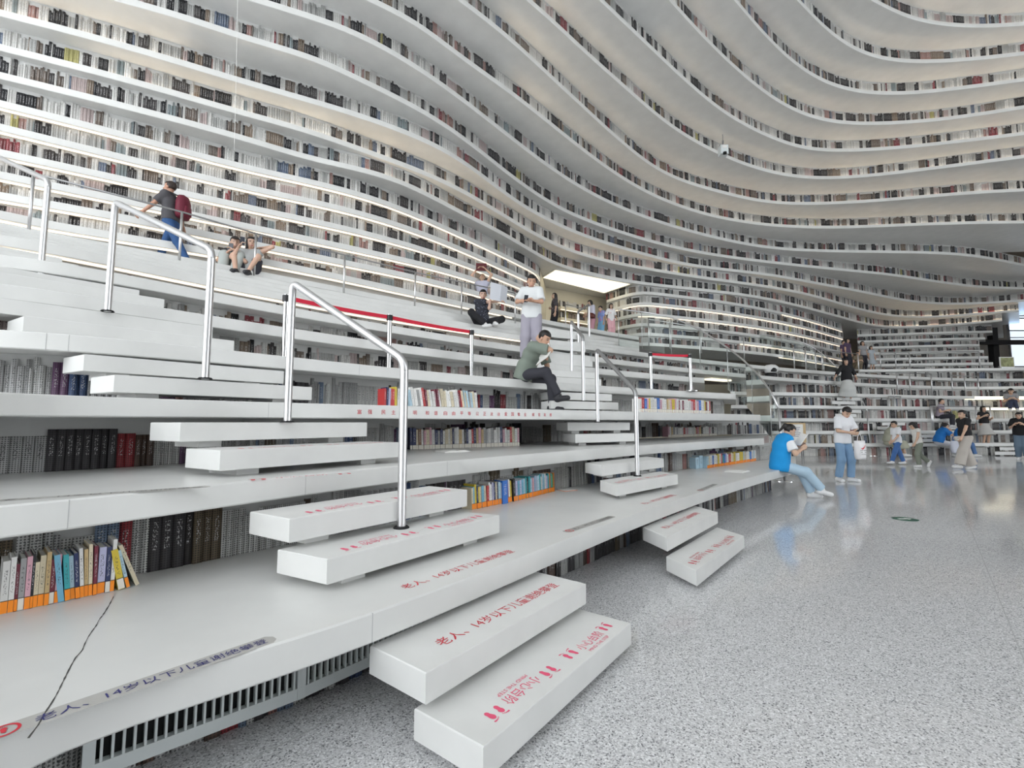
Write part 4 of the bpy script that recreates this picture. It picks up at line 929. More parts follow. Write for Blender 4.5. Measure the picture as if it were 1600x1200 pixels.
def ik(a, t, l1, l2, hint):
    a = np.asarray(a, float); t = np.asarray(t, float); d = t-a; L = np.linalg.norm(d); L2 = min(max(L, abs(l1-l2)+.01), (l1+l2)*.999); d = d/(L+1e-9); t = a+d*L2
    x = (l1*l1-l2*l2+L2*L2)/(2*L2); h = math.sqrt(max(l1*l1-x*x, 0)); p = np.asarray(hint, float); p = p-d*np.dot(p, d); p = unit(p); return a+d*x+p*h, t
SKIN = (.60, .39, .28)
_mc = {}
def cloth(col, name='cloth', rough=.8, pattern=None):
    key = (tuple(col), pattern)
    if key not in _mc:
        m = mat(f'{name}', col, rough, bump=.25, bscale=35)
        if pattern:
            n, l = m.node_tree.nodes, m.node_tree.links; b = n['Principled BSDF']; tc = n.new('ShaderNodeTexCoord'); v = n.new('ShaderNodeTexVoronoi'); v.inputs['Scale'].default_value = pattern[3]
            l.new(tc.outputs['Object'], v.inputs['Vector']); th = n.new('ShaderNodeMath'); th.operation = 'LESS_THAN'; th.inputs[1].default_value = pattern[4]; l.new(v.outputs['Distance'], th.inputs[0])
            mx = n.new('ShaderNodeMixRGB'); mx.inputs[1].default_value = (*col, 1); mx.inputs[2].default_value = (*pattern[:3], 1); l.new(th.outputs[0], mx.inputs[0]); l.new(mx.outputs[0], b.inputs['Base Color'])
        _mc[key] = m
    return _mc[key]
def skin_mat():
    m, n, l, b = nt('skin'); a = n.new('ShaderNodeAttribute'); a.attribute_name = 'Col'; l.new(a.outputs['Color'], b.inputs['Base Color']); b.inputs['Roughness'].default_value = .5
    b.inputs['Subsurface Weight'].default_value = .08; return m
M['skin'] = skin_mat(); M['hair'] = mat('black_hair', (.012, .010, .010), .45, bump=.3, bscale=90)
def npmesh(name, V, Q, mt, parent, cols=None):
    me = bpy.data.meshes.new(name); me.vertices.add(len(V)); me.vertices.foreach_set('co', np.asarray(V, np.float32).reshape(-1)); nf = len(Q)
    me.loops.add(nf*4); me.loops.foreach_set('vertex_index', np.asarray(Q).reshape(-1)); me.polygons.add(nf); me.polygons.foreach_set('loop_start', np.arange(nf)*4); me.update(calc_edges=True)
    me.polygons.foreach_set('use_smooth', [True]*nf)
    if cols is not None:
        a = me.attributes.new('Col', 'FLOAT_COLOR', 'POINT'); a.data.foreach_set('color', np.concatenate([cols, np.ones((len(V), 1))], 1).astype(np.float32).reshape(-1))
    return link(name, me, mt, parent)
def person(loc, yaw, label, H=1.66, pel=None, lean=0, bend=0, head=(0, 0), LH=None, RH=None, LF=None, RF=None, le=None, re=None, lk=(0, 1, 0), rk=(0, 1, 0), ltoe=(0, 1, 0), rtoe=(0, 1, 0),
           top=(.7, .7, .7), sleeve=.55, hem=.02, loose=.018, pat=None, bottom='pants', bcol=(.1, .1, .12), bw=(.015, .02), blen=1.0, skirt=(.25, .5), shoes=(.75, .75, .75), hair='short', hcol=None, vest=None, skin=SKIN, res=.0145, group=None, curl=.9, roll=0, girth=1.0):
    """local frame: +y is forward, +x is the person's right-hand side seen from behind, z up from the ground or seat level given by loc"""
    s = H/1.7; hs = s**.55 if H < 1.45 else s
    e = empty('person', tuple(loc), yaw, label=label, cat='person', group=group)
    S3 = lambda v: np.array(v, float)*s
    pc = S3(pel if pel is not None else (0, 0, .94)); cl, sl = math.cos(math.radians(lean)), math.sin(math.radians(lean)); u1 = np.array([math.sin(math.radians(roll)), sl, cl]); l2_ = math.radians(lean+bend); u2 = np.array([math.sin(math.radians(roll)), math.sin(l2_), math.cos(l2_)]); X = np.array([1., 0, 0])
    waist = pc+u1*.12*s; chest = waist+u1*.10*s+u2*.12*s; neck = chest+u2*.17*s; shz = neck-u2*.045*s
    hp, hy = math.radians(head[0]), math.radians(head[1]); hl = l2_*.55; uh = np.array([0, math.sin(hl+hp*.5), math.cos(hl+hp*.5)]); hb = neck+uh*.055*s
    fwd = np.array([math.sin(hy)*-1*math.cos(hp), math.cos(hy)*math.cos(hp), -math.sin(hp)]); fwd = unit(fwd); hx = unit(np.cross(fwd, [0, 0, 1])); hu = np.cross(hx, fwd)
    hc = hb+(hu*.085+fwd*.02)*hs; HM = np.stack([hx, fwd, hu], 1)
    fr = np.cross(u2, X); fr = -fr if fr[1] < 0 else fr
    J = {}
    for sd, nm in ((-1, 'L'), (1, 'R')):
        J['sh'+nm] = shz+X*sd*.155*s*girth; J['hip'+nm] = pc+X*sd*.085*s-u1*.03*s
        ha = S3((LH if sd < 0 else RH) if (LH if sd < 0 else RH) is not None else (sd*.24, .06, .84)); hi = (le if sd < 0 else re) or (sd*.5, -1, -.2)
        J['el'+nm], J['wr'+nm] = ik(J['sh'+nm], ha, .285*s, .25*s, hi)
        fa = S3((LF if sd < 0 else RF) if (LF if sd < 0 else RF) is not None else (sd*.10, 0, .085)); ki = lk if sd < 0 else rk
        J['kn'+nm], J['an'+nm] = ik(J['hip'+nm], fa, .43*s, .41*s, ki)
    g = girth
    def torso(P, k=0.0):
        return smx([rc(P, pc-u1*.04*s, waist, .108*s*g+k, .098*s*g+k, X, 1.38), rc(P, waist, chest, .094*s*g+k, .104*s*g+k, X, 1.30), rc(P, chest, shz, .104*s*g+k, .070*s+k, X, 1.42), rc(P, J['shL'], J['shR'], .052*s+k, .052*s+k)], .06*s)
    def arm(P, nm, k=0.0, t1=1.0):
        a, b, c = J['sh'+nm], J['el'+nm], J['wr'+nm]; return sm(rc(P, a, b, .050*s*g+k, .038*s*g+k), rc(P, b, c, .039*s*g+k, .025*s+k), .02*s)
    def leg(P, nm, k=0.0):
        a, b, c = J['hip'+nm], J['kn'+nm], J['an'+nm]; return sm(rc(P, a, b, .084*s*g+k, .055*s+k), rc(P, b, c, .054*s+k, .036*s+k), .03*s)
    toes = {'L': unit(ltoe), 'R': unit(rtoe)}
    def footsd(P, nm, k=0.0):
        a = J['an'+nm]; t = toes[nm]; dn = unit(np.cross(np.cross(t, [0, 0, 1]), t)) if abs(t[2]) < .95 else np.array([0, 1., 0]); dn = -dn if dn[2] > 0 else dn
        hl_ = a+dn*.045*s-t*.03*s; return sm(rc(P, hl_, hl_+t*.19*s+dn*.012*s, .038*s+k, .030*s+k, unit(np.cross(t, dn)), 1.25), rc(P, a, hl_, .036*s+k, .04*s+k), .02)
    def allbody(P):
        d = torso(P)
        for nm in 'LR': d = sm(d, arm(P, nm), .03*s); d = sm(d, leg(P, nm), .04*s); d = sm(d, footsd(P, nm), .02*s)
        return sm(d, rc(P, neck-u2*.03*s, hb+hu*.03*hs, .056*s, .050*s), .02*s)
    pts = np.array([pc, waist, chest, neck, *J.values()]+[J['an'+n_]+toes[n_]*.22*s for n_ in 'LR']); lo, hi = pts.min(0)-.16*s, pts.max(0)+.16*s; lo[2] = pts[:, 2].min()-.13*s
    V, Q = nets(allbody, lo, hi, res*max(s, .8)); cols = np.tile(np.array(skin), (len(V), 1)); parts = [(V, Q, cols)]
    # head
    def headf(P):
        d = sm(el(P, hc+(hu*.025-fwd*.008)*hs, np.array([.076, .094, .096])*hs, HM), el(P, hc+(fwd*.022-hu*.045)*hs, np.array([.056, .068, .072])*hs, HM), .03*hs)
        d = sm(d, rc(P, neck, hb+hu*.04*hs, .052*s, .050*s), .02*s)
        d = sm(d, rc(P, hc+(fwd*.088+hu*.012)*hs, hc+(fwd*.108-hu*.022)*hs, .008*hs, .013*hs), .012*hs)
        d = sm(d, el(P, hc+(fwd*.083-hu*.068)*hs, np.array([.026, .014, .012])*hs, HM), .012*hs)
        for q in (-1, 1):
            d = sm(d, el(P, hc+(hx*q*.078-fwd*.005-hu*.01)*hs, np.array([.012, .020, .032])*hs, HM), .008*hs)
            d = np.maximum(d, -el(P, hc+(hx*q*.033+fwd*.098+hu*.012)*hs, np.array([.019, .010, .008])*hs, HM))
        return d
    V, Q = nets(headf, hc-.165*hs, hc+.165*hs, .0085*hs); cols = np.tile(np.array(skin), (len(V), 1)); q = (V-hc)@HM/hs
    eye = (np.abs(np.abs(q[:, 0])-.033) < .013) & (np.abs(q[:, 2]-.010) < .0055) & (q[:, 1] > .06); cols[eye] = (.03, .02, .02)
    brow = (np.abs(np.abs(q[:, 0])-.034) < .022) & (np.abs(q[:, 2]-.033) < .006) & (q[:, 1] > .06); cols[brow] = (.14, .09, .07)
    lip = (np.abs(q[:, 0]) < .024) & (np.abs(q[:, 2]+.068) < .008) & (q[:, 1] > .07); cols[lip] = (.45, .17, .15); parts.append((V, Q, cols))
    # hands: palm, four curled fingers, thumb from the side of the palm
    for sd, nm in ((-1, 'L'), (1, 'R')):
        w_ = J['wr'+nm]; d = unit(w_-J['el'+nm]); pn = np.array([-sd*1.0, .15, 0.]) if abs(d[0]) < .8 else np.array([0, 0, -1.]); pn = unit(pn-d*np.dot(pn, d)); sx = np.cross(d, pn); sx = sx if np.dot(sx, [0, 1, .3]) > 0 else -sx; hsz = s
        ch = []
        for i, (o_, ln) in enumerate(((.030, .070), (.010, .078), (-.010, .073), (-.028, .058))):
            b0 = w_+d*.085*hsz+sx*o_*hsz; a1 = curl*.55; d1 = d*math.cos(a1)+pn*math.sin(a1); b1 = b0+d1*ln*.5*hsz; a2 = curl*1.35; d2 = d*math.cos(a2)+pn*math.sin(a2); ch.append((b0, b1, b1+d2*ln*.5*hsz))
        th0 = w_+d*.03*hsz+sx*.035*hsz; th1 = th0+(d*.6+sx*.55+pn*.4)*.040*hsz; th2 = th1+(d*.8+pn*.5)*.035*hsz
        def hand(P):
            x = rc(P, w_-d*.02*hsz, w_+d*.085*hsz, .022*hsz, .020*hsz, sx, 1.9)
            for b0, b1, b2 in ch: x = sm(x, np.minimum(rc(P, b0-d*.02*hsz, b1, .0095*hsz, .0088*hsz), rc(P, b1, b2, .0088*hsz, .0075*hsz)), .006)
            return sm(x, np.minimum(rc(P, th0, th1, .013*hsz, .011*hsz), rc(P, th1, th2, .0105*hsz, .009*hsz)), .01)
        c0 = w_+d*.07*hsz; V, Q = nets(hand, c0-.125*hsz, c0+.125*hsz, .0072*hsz); parts.append((V, Q, np.tile(np.array(skin), (len(V), 1)))); J['hd'+nm] = w_+d*.08*hsz+pn*.03*hsz
    n0 = 0; VV = []; QQ = []; CC = []
    for V, Q, c_ in parts: VV.append(V); QQ.append(Q+n0); CC.append(c_); n0 += len(V)
    npmesh('body', np.concatenate(VV), np.concatenate(QQ), M['skin'], e, np.concatenate(CC))
    # shirt
    rs = res*max(s, .8)
    def shirt(P, k=loose*s, slv=sleeve, hm=hem):
        d = torso(P, k); d = sm(d, rc(P, pc-u1*.05*s, waist, .118*s*g+k, .105*s*g+k, X, 1.36), .04*s)
        d = np.maximum(d, -((P-(pc-u1*hm*s*1.0))@u1.astype(np.float32)))
        for nm in 'LR':
            a, b, c = J['sh'+nm], J['el'+nm], J['wr'+nm]
            if slv <= 0: continue
            if slv <= 1: end = a+(b-a)*min(slv*1.0, 1); q = rc(P, a, end, .050*s*g+k, .050*s*g+k*1.2)
            else: q = sm(rc(P, a, b, .054*s*g+k, .046*s*g+k), rc(P, b, b+(c-b)*min(slv-1, .97), .046*s*g+k, .036*s+k), .02*s)
            ax = unit(b-a) if slv <= 1 else unit(c-b); en = a+(b-a)*slv if slv <= 1 else b+(c-b)*(slv-1); q = np.maximum(q, (P-en)@ax.astype(np.float32)); d = sm(d, q, .025*s)
        nk = neck+u2*.01*s+fr*.012*s; return np.maximum(d, -(np.linalg.norm(P-nk.astype(np.float32), axis=1)-.064*s))
    V, Q = nets(shirt, lo-.05, hi+.05, rs); npmesh('shirt', V, Q, cloth(top, 'shirt_cloth', pattern=pat), e)
    if vest is not None:
        V, Q = nets(lambda P: shirt(P, (loose+.014)*s, 0, hem+.03), lo-.05, hi+.05, rs); npmesh('vest', V, Q, cloth(vest, 'vest_cloth'), e)
    # trousers or skirt
    if bottom in ('pants', 'shorts'):
        def pants(P):
            d = rc(P, pc-u1*.05*s, pc+u1*.085*s, .120*s*g, .104*s*g, X, 1.36); d = np.maximum(d, (P-(pc+u1*.085*s))@u1.astype(np.float32))
            for nm in 'LR':
                a, b, c = J['hip'+nm], J['kn'+nm], J['an'+nm]; en = b+(c-b)*(blen-.5)*2*.96 if blen > .5 else a+(b-a)*blen*2; k0, k1 = bw[0]*s, bw[1]*s
                if blen > .5: q = np.maximum(sm(rc(P, a, b, .088*s*g+k0, .060*s+(k0+k1)/2), rc(P, b, en, .060*s+(k0+k1)/2, .042*s+k1), .04*s), (P-en)@unit(c-b).astype(np.float32))
                else: q = np.maximum(rc(P, a, en, .088*s*g+k0, .075*s+k1), (P-en)@unit(b-a).astype(np.float32))
                d = sm(d, q, .03*s)
            return d
        V, Q = nets(pants, lo-.06, hi+.06, rs); npmesh('trousers' if blen > .6 else 'shorts', V, Q, cloth(bcol, 'trouser_cloth'), e)
    else:
        kn = (J['knL']+J['knR'])/2; an = (J['anL']+J['anR'])/2; ln = skirt[1]; axis = [pc+u1*.09*s, kn*1.0, an]
        def skf(P):
            mid = pc-u1*.05*s; d = rc(P, mid, pc+u1*.09*s, .122*s, .102*s, X, 1.36); b = mid+(kn-mid)*min(ln*2, 1); q = rc(P, mid, b, .125*s, (.125+(skirt[0]-.125)*min(ln*2, 1)*.6)*s, X, 1.25); d = sm(d, q, .04*s); lastv, en = unit(b-mid), b
            if ln > .5:
                en = kn+(an-kn)*(ln-.5)*2*.95; d = sm(d, rc(P, kn, en, (.125+(skirt[0]-.125)*.6)*s, skirt[0]*s, X, 1.2), .05*s); lastv = unit(an-kn)
            return np.maximum(np.maximum(d, (P-en)@lastv.astype(np.float32)), (P-(pc+u1*.10*s))@u1.astype(np.float32))
        V, Q = nets(skf, lo-.25, hi+.25, rs*1.15); npmesh('skirt', V, Q, cloth(bcol, 'skirt_cloth'), e)
    for nm in 'LR':
        if shoes is None: break
        a = J['an'+nm]; V, Q = nets(lambda P: np.maximum(footsd(P, nm, .010*s), (P-(a+np.array([0, 0, .03*s])))@np.array([0, 0, 1], np.float32)) if abs(toes[nm][2]) < .6 else footsd(P, nm, .010*s), a-.27*s, a+.27*s, .0105); npmesh('shoe', V, Q, cloth(shoes, 'shoe', .5), e)
    # hair
    def hairf(P):
        q = ((P-hc.astype(np.float32))@HM.astype(np.float32))/hs; d = el(P, hc+(hu*.036-fwd*.014)*hs, np.array([.088, .104, .098])*hs, HM)
        front = .045 if hair != 'short' else .05
        cut = np.maximum(q[:, 1]-front+(.055-q[:, 2]).clip(0)*.0, 0); face = np.minimum(.062-q[:, 2], q[:, 1]-.012); low = -(q[:, 2]+(.035 if hair == 'short' else .055)); d = np.maximum(d, face*hs); d = np.maximum(d, low*hs)
        if hair == 'long': d = sm(d, rc(P, hc+(-fwd*.06-hu*.0)*hs, hc+(-fwd*.075)*hs+np.array([0, -.03, -.24*s]), .062*hs, .040*hs, hx, 1.5), .03*hs)
        if hair in ('long', 'bob'):
            for q_ in (-1, 1): d = sm(d, rc(P, hc+(hx*q_*.072+hu*.03)*hs, hc+(hx*q_*.080-fwd*.01-hu*(.20 if hair == 'long' else .10))*hs, .022*hs, .020*hs, fwd, 1.6), .02*hs)
        if hair == 'bob': d = sm(d, np.maximum(rc(P, hc+(-fwd*.03)*hs, hc+(-fwd*.04-hu*.10)*hs, .088*hs, .075*hs, hx, 1.12), (q[:, 1]-.015)*hs), .02*hs)
        if hair == 'pony': d = sm(sm(d, el(P, hc+(-fwd*.115+hu*.06)*hs, np.array([.03, .035, .035])*hs, HM), .02*hs), rc(P, hc+(-fwd*.125+hu*.05)*hs, hc+(-fwd*.15-hu*.09)*hs, .032*hs, .018*hs), .02*hs)
        if hair == 'bun': d = sm(d, el(P, hc+(-fwd*.10+hu*.09)*hs, np.array([.045, .045, .045])*hs, HM), .02*hs)
        if hair == 'cap': d = np.minimum(sm(d, rc(P, hc+(hu*-.02-fwd*.05)*hs, hc+(-hu*.14-fwd*.06)*hs, .07*hs, .04*hs), .03), np.maximum(el(P, hc+(fwd*.10+hu*.070)*hs, np.array([.075, .075, .012])*hs, HM), -q[:, 1]*hs))
        return d
    V, Q = nets(hairf, hc-np.array([.26, .26, .42])*hs, hc+.26*hs, .0105*hs); npmesh('hair' if hair != 'cap' else 'cap_and_hair', V, Q, M['hair'] if hcol is None else cloth(hcol, 'hair', .5), e)
    e['wrL'] = 0; del e['wrL']
    Rz = np.array([[math.cos(yaw), -math.sin(yaw), 0], [math.sin(yaw), math.cos(yaw), 0], [0, 0, 1]])
    return e, {k: Rz@v+np.array(loc) for k, v in {**J, 'chest': chest, 'head': hc, 'pc': pc, 'neck': neck}.items()}, Rz
M['screen'] = mat('phone_screen', (.05, .055, .07), .1)
def phone(p, Mx, label):
    e = empty('phone', tuple(p), label=label, cat='phone'); m = Matrix([list(r_) for r_ in np.asarray(Mx)]).to_4x4(); m.translation = Vector(p); e.matrix_world = m
    MB().box((0, 0, 0), (.074, .008, .152)).obj('case', M['black'], e); MB().box((0, -.0045, 0), (.068, .001, .142)).obj('screen', M['screen'], e); return e
def openbook(p, Mx, label, w_=.36, l_=.25, cov=(.7, .7, .7), vee=.35):
    """open book: local x across the spread, local z along the spine, pages facing local +y"""
    e = empty('book', tuple(p), label=label, cat='book'); m = Matrix([list(r_) for r_ in np.asarray(Mx)]).to_4x4(); m.translation = Vector(p); e.matrix_world = m; c = mat('book_cover_plain', cov, .5)
    for s in (-1, 1):
        a = s*vee*-1; cx, sx_ = math.cos(vee), math.sin(vee); q = lambda u, t: (s*u*cx, u*sx_+t)
        def slab_(t0, t1, u1, l__, nm, mt):
            V = [(*q(0, t0), -l__/2), (*q(u1, t0), -l__/2), (*q(u1, t1), -l__/2), (*q(0, t1), -l__/2), (*q(0, t0), l__/2), (*q(u1, t0), l__/2), (*q(u1, t1), l__/2), (*q(0, t1), l__/2)]; mesh(nm, V, BOXF, mt, e)
        slab_(-.003, 0, w_/2, l_, 'cover', c); slab_(0, .010, w_/2*.97, l_*.97, 'pages', M['paper'])
    return e
def basis(y, up=(0, 0, 1)):
    y = unit(y); x = unit(np.cross(y, up)); z = np.cross(x, y); return np.stack([x, y, z], 1)
PI = math.pi
def gpos(x_, d, z): return (float((x_-800)*d/F), float(d), float(z))
# --- girl in the blue vest, seated at the end of the lowest terrace, facing right, one leg over the other
g0 = ontier(1, 1214, .16); p0 = (g0[0], g0[1], ZT(1))
e, J, Rz = person(p0, -PI/2-.15, 'seated girl in blue vest, white tee and pale jeans reading a white book', 1.62, pel=(0, 0, .10), lean=6, bend=12, head=(32, 0), LH=(-.10, .37, .43), RH=(.13, .36, .40), le=(-.6, -.2, -1), re=(.6, -.2, -1),
    LF=(-.10, .56, -.43), RF=(.05, .68, -.35), lk=(0, .6, 1), rk=(0, .6, 1), ltoe=(0, 1, -.05), rtoe=(0, 1, -.2), top=(.78, .79, .80), sleeve=.75, vest=(.01, .29, .68), hem=.10, bottom='pants', bcol=(.42, .56, .68), bw=(.02, .035), hair='pony', loose=.03, curl=.7)
openbook((J['hdL']+J['hdR'])/2+np.array([.02, 0, .09]), basis(Rz@np.array([0, -.75, .5])), 'open white book held by the girl in the blue vest', .30, .24)
# --- youth in white tee and jeans with a white bag, on his phone
e, J, Rz = person(at(1320, 752, 0), PI+.12, 'standing youth in white tee and blue jeans looking at a phone', 1.70, girth=.92, lean=3, bend=9, head=(42, -8), LH=(-.10, .30, 1.10), RH=(.05, .31, 1.09), le=(-.8, -.3, -1), re=(.8, -.3, -1), LF=(-.13, .03, .085), RF=(.13, -.02, .085), ltoe=(-.35, 1, 0), rtoe=(.3, 1, 0),
    top=(.78, .79, .82), sleeve=.85, hem=.09, bottom='pants', bcol=(.20, .33, .50), bw=(.012, .034), hair='short', loose=.024)
phone((J['hdL']+J['hdR'])/2+Rz@np.array([.0, .03, .03]), basis(Rz@np.array([0, -.6, .8])), 'phone held by the youth in the white tee')
def sack(p, rz, w_, h, label, mark=True, col=(.78, .77, .78)):
    e = empty('bag', tuple(p), rz, label=label, cat='bag'); V = []; Fc = []; n = 20; m = 9
    for j in range(m):
        t = j/(m-1); a = w_/2*(.62+.42*math.sin(PI*min(.5+.35*(1-t), 1))*(1-t*.25)); d_ = .055*(.35+math.sin(PI*(.12+.6*(1-t))))
        for i in range(n): q = 2*PI*i/n; V.append((a*math.copysign(abs(math.cos(q))**.7, math.cos(q)), d_*math.sin(q)*(1+.15*math.sin(5*q+j)), -h*(1-t)))
    for j in range(m-1):
        for i in range(n): Fc.append((j*n+i, j*n+(i+1) % n, (j+1)*n+(i+1) % n, (j+1)*n+i))
    Fc += [tuple(range(n-1, -1, -1)), tuple((m-1)*n+i for i in range(n))]
    mesh('sack', V, Fc, mat('bag_plastic', col, .35, bump=.6, bscale=12), e, smooth=True)
    MB().tube([(-w_*.22, 0, -.01), (-w_*.15, 0, .10), (0, 0, .16), (w_*.15, 0, .10), (w_*.22, 0, -.01)], .006, 6).obj('handle', mat('bag_handle', col, .5), e)
    if mark:
        c = [(-.055, -.02), (-.035, -.055), (.0, -.055), (.04, -.01), (.075, .06), (.02, .0), (-.02, -.028), (-.04, -.02)]
        V = [(x, -.075, -h*.34+y) for x, y in c]; mesh('red_mark', V, [tuple(range(len(c)))], M['red'], e)
        for i in range(3): MB().box((0, -.078, -h*(.52+.10*i)), (.17-.03*i, .002, .016)).obj('print_line', M['greymetal'], e)
    return e
sack(J['hdL']+np.array([.03, -.05, -.17]), .25, .30, .40, 'white plastic bag with a red mark hanging from the youth in the white tee')
# --- man in white tee standing on the fifth terrace, on his phone
z5 = ZT(5); e, J, Rz = person(gpos(831, 9.15, z5), PI-.12, 'standing man in white tee and lilac-grey trousers looking at his phone', 1.74, lean=2, bend=5, head=(26, 12), LH=(.02, .27, 1.15), RH=(.05, .28, 1.17), le=(-1, -.1, -.7), re=(1, -.1, -.7), LF=(-.13, 0, .085), RF=(.14, .02, .085), ltoe=(-.3, 1, 0), rtoe=(.3, 1, 0),
    top=(.70, .72, .73), sleeve=.86, hem=.08, bottom='pants', bcol=(.36, .34, .40), bw=(.03, .045), hair='short', loose=.024, skin=(.55, .32, .22))
phone((J['hdL']+J['hdR'])/2+Rz@np.array([.04, .03, .04]), basis(Rz@np.array([.2, -.7, .7])), 'phone in the hands of the man in the white tee')
# --- man in olive tee seated on the fourth terrace with an open book
d4 = float(rho(C[4], TX(820)))+.10; s0 = ring(np.array([TX(820)]), np.array([d4]))[0]
e, J, Rz = person((s0[0], s0[1], ZT(4)), -PI/2-.55, 'seated man in olive tee and charcoal trousers reading, hand at his mouth', 1.70, pel=(0, 0, .10), lean=18, bend=22, head=(34, 0), LH=(-.08, .33, .44), RH=(.02, .30, .60), le=(-.6, -.2, -1), re=(.7, .25, -1), LF=(-.12, .42, -.40), RF=(.02, .60, -.26), ltoe=(-.1, 1, -.05), rtoe=(.25, 1, .12),
    top=(.20, .235, .20), sleeve=.85, hem=.09, bottom='pants', bcol=(.035, .035, .045), bw=(.012, .018), hair='short', shoes=(.03, .03, .035), loose=.028, skin=(.56, .34, .24))
openbook(np.array(J['knR'])*.7+np.array(J['hdL'])*.3+np.array([0, 0, .13]), basis(Rz@np.array([.75, -.4, .5]), Rz@np.array([0, 1, .3])), 'open book on the lap of the man in olive', .36, .25, (.25, .15, .1), .3)
# --- walking man with maroon backpack
z8 = ZT(8); e, J, Rz = person(gpos(250, 7.98, z8), PI/2+.1, 'man in dark grey tee and jeans walking with a maroon backpack', 1.58, lean=4, bend=2, head=(-4, 0), LH=(-.20, .40, 1.0), RH=(.22, -.10, .86), le=(-.2, -.6, -1), re=(.3, -1, -.2), LF=(-.09, -.40, .12), RF=(.09, .26, .10), ltoe=(0, 1, -.4), top=(.075, .072, .08), sleeve=.72, hem=.02, bottom='pants', bcol=(.03, .085, .22), bw=(.008, .012), hair='short', hcol=(.03, .018, .014), skin=(.46, .25, .17), shoes=(.1, .1, .1))
bp = J['chest']+Rz@np.array([.0, -.21, -.05]); b_ = empty('backpack', tuple(bp), PI/2+.1, label='maroon backpack on the walking man', cat='backpack')
MB().lathe((0, 0, -.21), [(0, 0), (.13, .0), (.16, .05), (.16, .28), (.12, .38), (0, .43)], 20, .95, .62).obj('pack', mat('maroon_nylon', (.14, .012, .03), .6, bump=.3), b_, smooth=True)
MB().lathe((0, -.085, -.17), [(0, 0), (.09, .01), (.10, .05), (.09, .16), (0, .18)], 16, 1, .35).obj('pocket', mat('maroon_pocket', (.16, .015, .035), .6), b_, smooth=True)
for q in (-1, 1): MB().tube([(q*.09, .05, .16), (q*.12, .19, .22), (q*.12, .30, .10), (q*.12, .22, -.10), (q*.1, .06, -.15)], .014, 6).obj('strap', M['black'], b_)
# --- two young women taking a selfie on the eighth terrace
e, J, Rz = person(gpos(357, 8.62, z8), PI+.3, 'seated young woman in black cap, black print top and pale trousers with a phone', 1.60, pel=(0, 0, .10), lean=2, bend=14, head=(12, 20), LH=(-.06, .30, .50), RH=(.06, .30, .48), le=(-.8, 0, -1), re=(.8, 0, -1), LF=(-.08, .40, .07), RF=(.12, .42, .07), lk=(-.1, .3, 1), rk=(.1, .3, 1), top=(.03, .03, .035), pat=(.35, .35, .37, 22, .22), sleeve=.8, bottom='pants', bcol=(.45, .48, .46), bw=(.03, .04), hair='cap', shoes=(.02, .02, .025), skin=(.62, .40, .30))
phone((J['hdL']+J['hdR'])/2+Rz@np.array([0, .03, .03]), basis(Rz@np.array([0, -1, .2])), 'phone held by the young woman in the black cap')
e, J, Rz = person(gpos(383, 8.60, z8), PI+.25, 'seated young woman in grey sleeveless top, one arm behind her head', 1.60, pel=(.02, 0, .10), lean=-2, bend=8, head=(4, 25), LH=(-.16, -.06, .70), RH=(.16, .26, .58), le=(-1, .3, .35), re=(.7, .1, -1), LF=(-.05, .38, .07), RF=(.16, .40, .07), lk=(-.3, .3, 1), rk=(.4, .3, 1), top=(.42, .43, .43), sleeve=.15, bottom='shorts', bcol=(.05, .05, .065), blen=.42, hair='long', shoes=(.025, .025, .03), skin=(.62, .40, .30))
phone(J['hdR']+Rz@np.array([0, .03, .05]), basis(Rz@np.array([.2, -1, .1])), 'white phone raised by the young woman in the grey top')
sack(np.array(gpos(341, 8.75, z8+.55)), .3, .34, .52, 'pale grey cloth bag slumped beside the young woman in the cap', False, (.55, .57, .60))
# --- seated reader holding a large white book, woman behind with raised arms
zz = 22*R; dd = float(rho(C[7], TX(752)))*.64+float(rho(C[8], TX(752)))*.36+.12
e, J, Rz = person((np.sin(TX(752))*dd, np.cos(TX(752))*dd, zz), -PI+.55, 'seated man in dark patterned shirt reading a large white book', 1.72, pel=(0, 0, .10), lean=2, bend=6, head=(14, -25), LH=(-.05, .34, .62), RH=(-.32, .38, .56), le=(.0, -.2, -1), re=(.5, 0, -1), LF=(-.16, .36, .03), RF=(.10, .36, -.02), lk=(-1, .3, .35), rk=(.8, .4, .5), ltoe=(.3, 1, 0), rtoe=(-.3, 1, 0), top=(.03, .032, .045), pat=(.22, .24, .30, 26, .25), sleeve=.8, bottom='pants', bcol=(.015, .015, .018), bw=(.02, .02), hair='short', skin=(.64, .42, .33))
openbook((J['hdL']+J['hdR'])/2+np.array([.10, -.03, .12]), basis(Rz@np.array([.35, -1, .1])), 'large white open book held up by the seated man in the patterned shirt', .62, .40, (.7, .72, .78), .18)
e, J, Rz = person(gpos(752, 13.2, ZT(8)), PI-.1, 'woman in lavender top and black skirt holding a maroon book overhead', 1.62, lean=-2, head=(-28, 0), LH=(-.12, .12, 1.80), RH=(.12, .12, 1.80), le=(-1, .0, .1), re=(1, .0, .1), top=(.46, .46, .56), sleeve=.2, hem=-.08, bottom='skirt', bcol=(.012, .012, .014), skirt=(.26, .85), hair='bun')
b2 = (J['hdL']+J['hdR'])/2; e2 = empty('book', tuple(b2), .1, label='maroon book held overhead by the woman in lavender', cat='book'); MB().box((0, 0, .02), (.30, .03, .22)).obj('cover', mat('maroon_cover', (.10, .012, .015), .5), e2); MB().box((0, .001, .024), (.285, .022, .222)).obj('pages', M['paper'], e2)
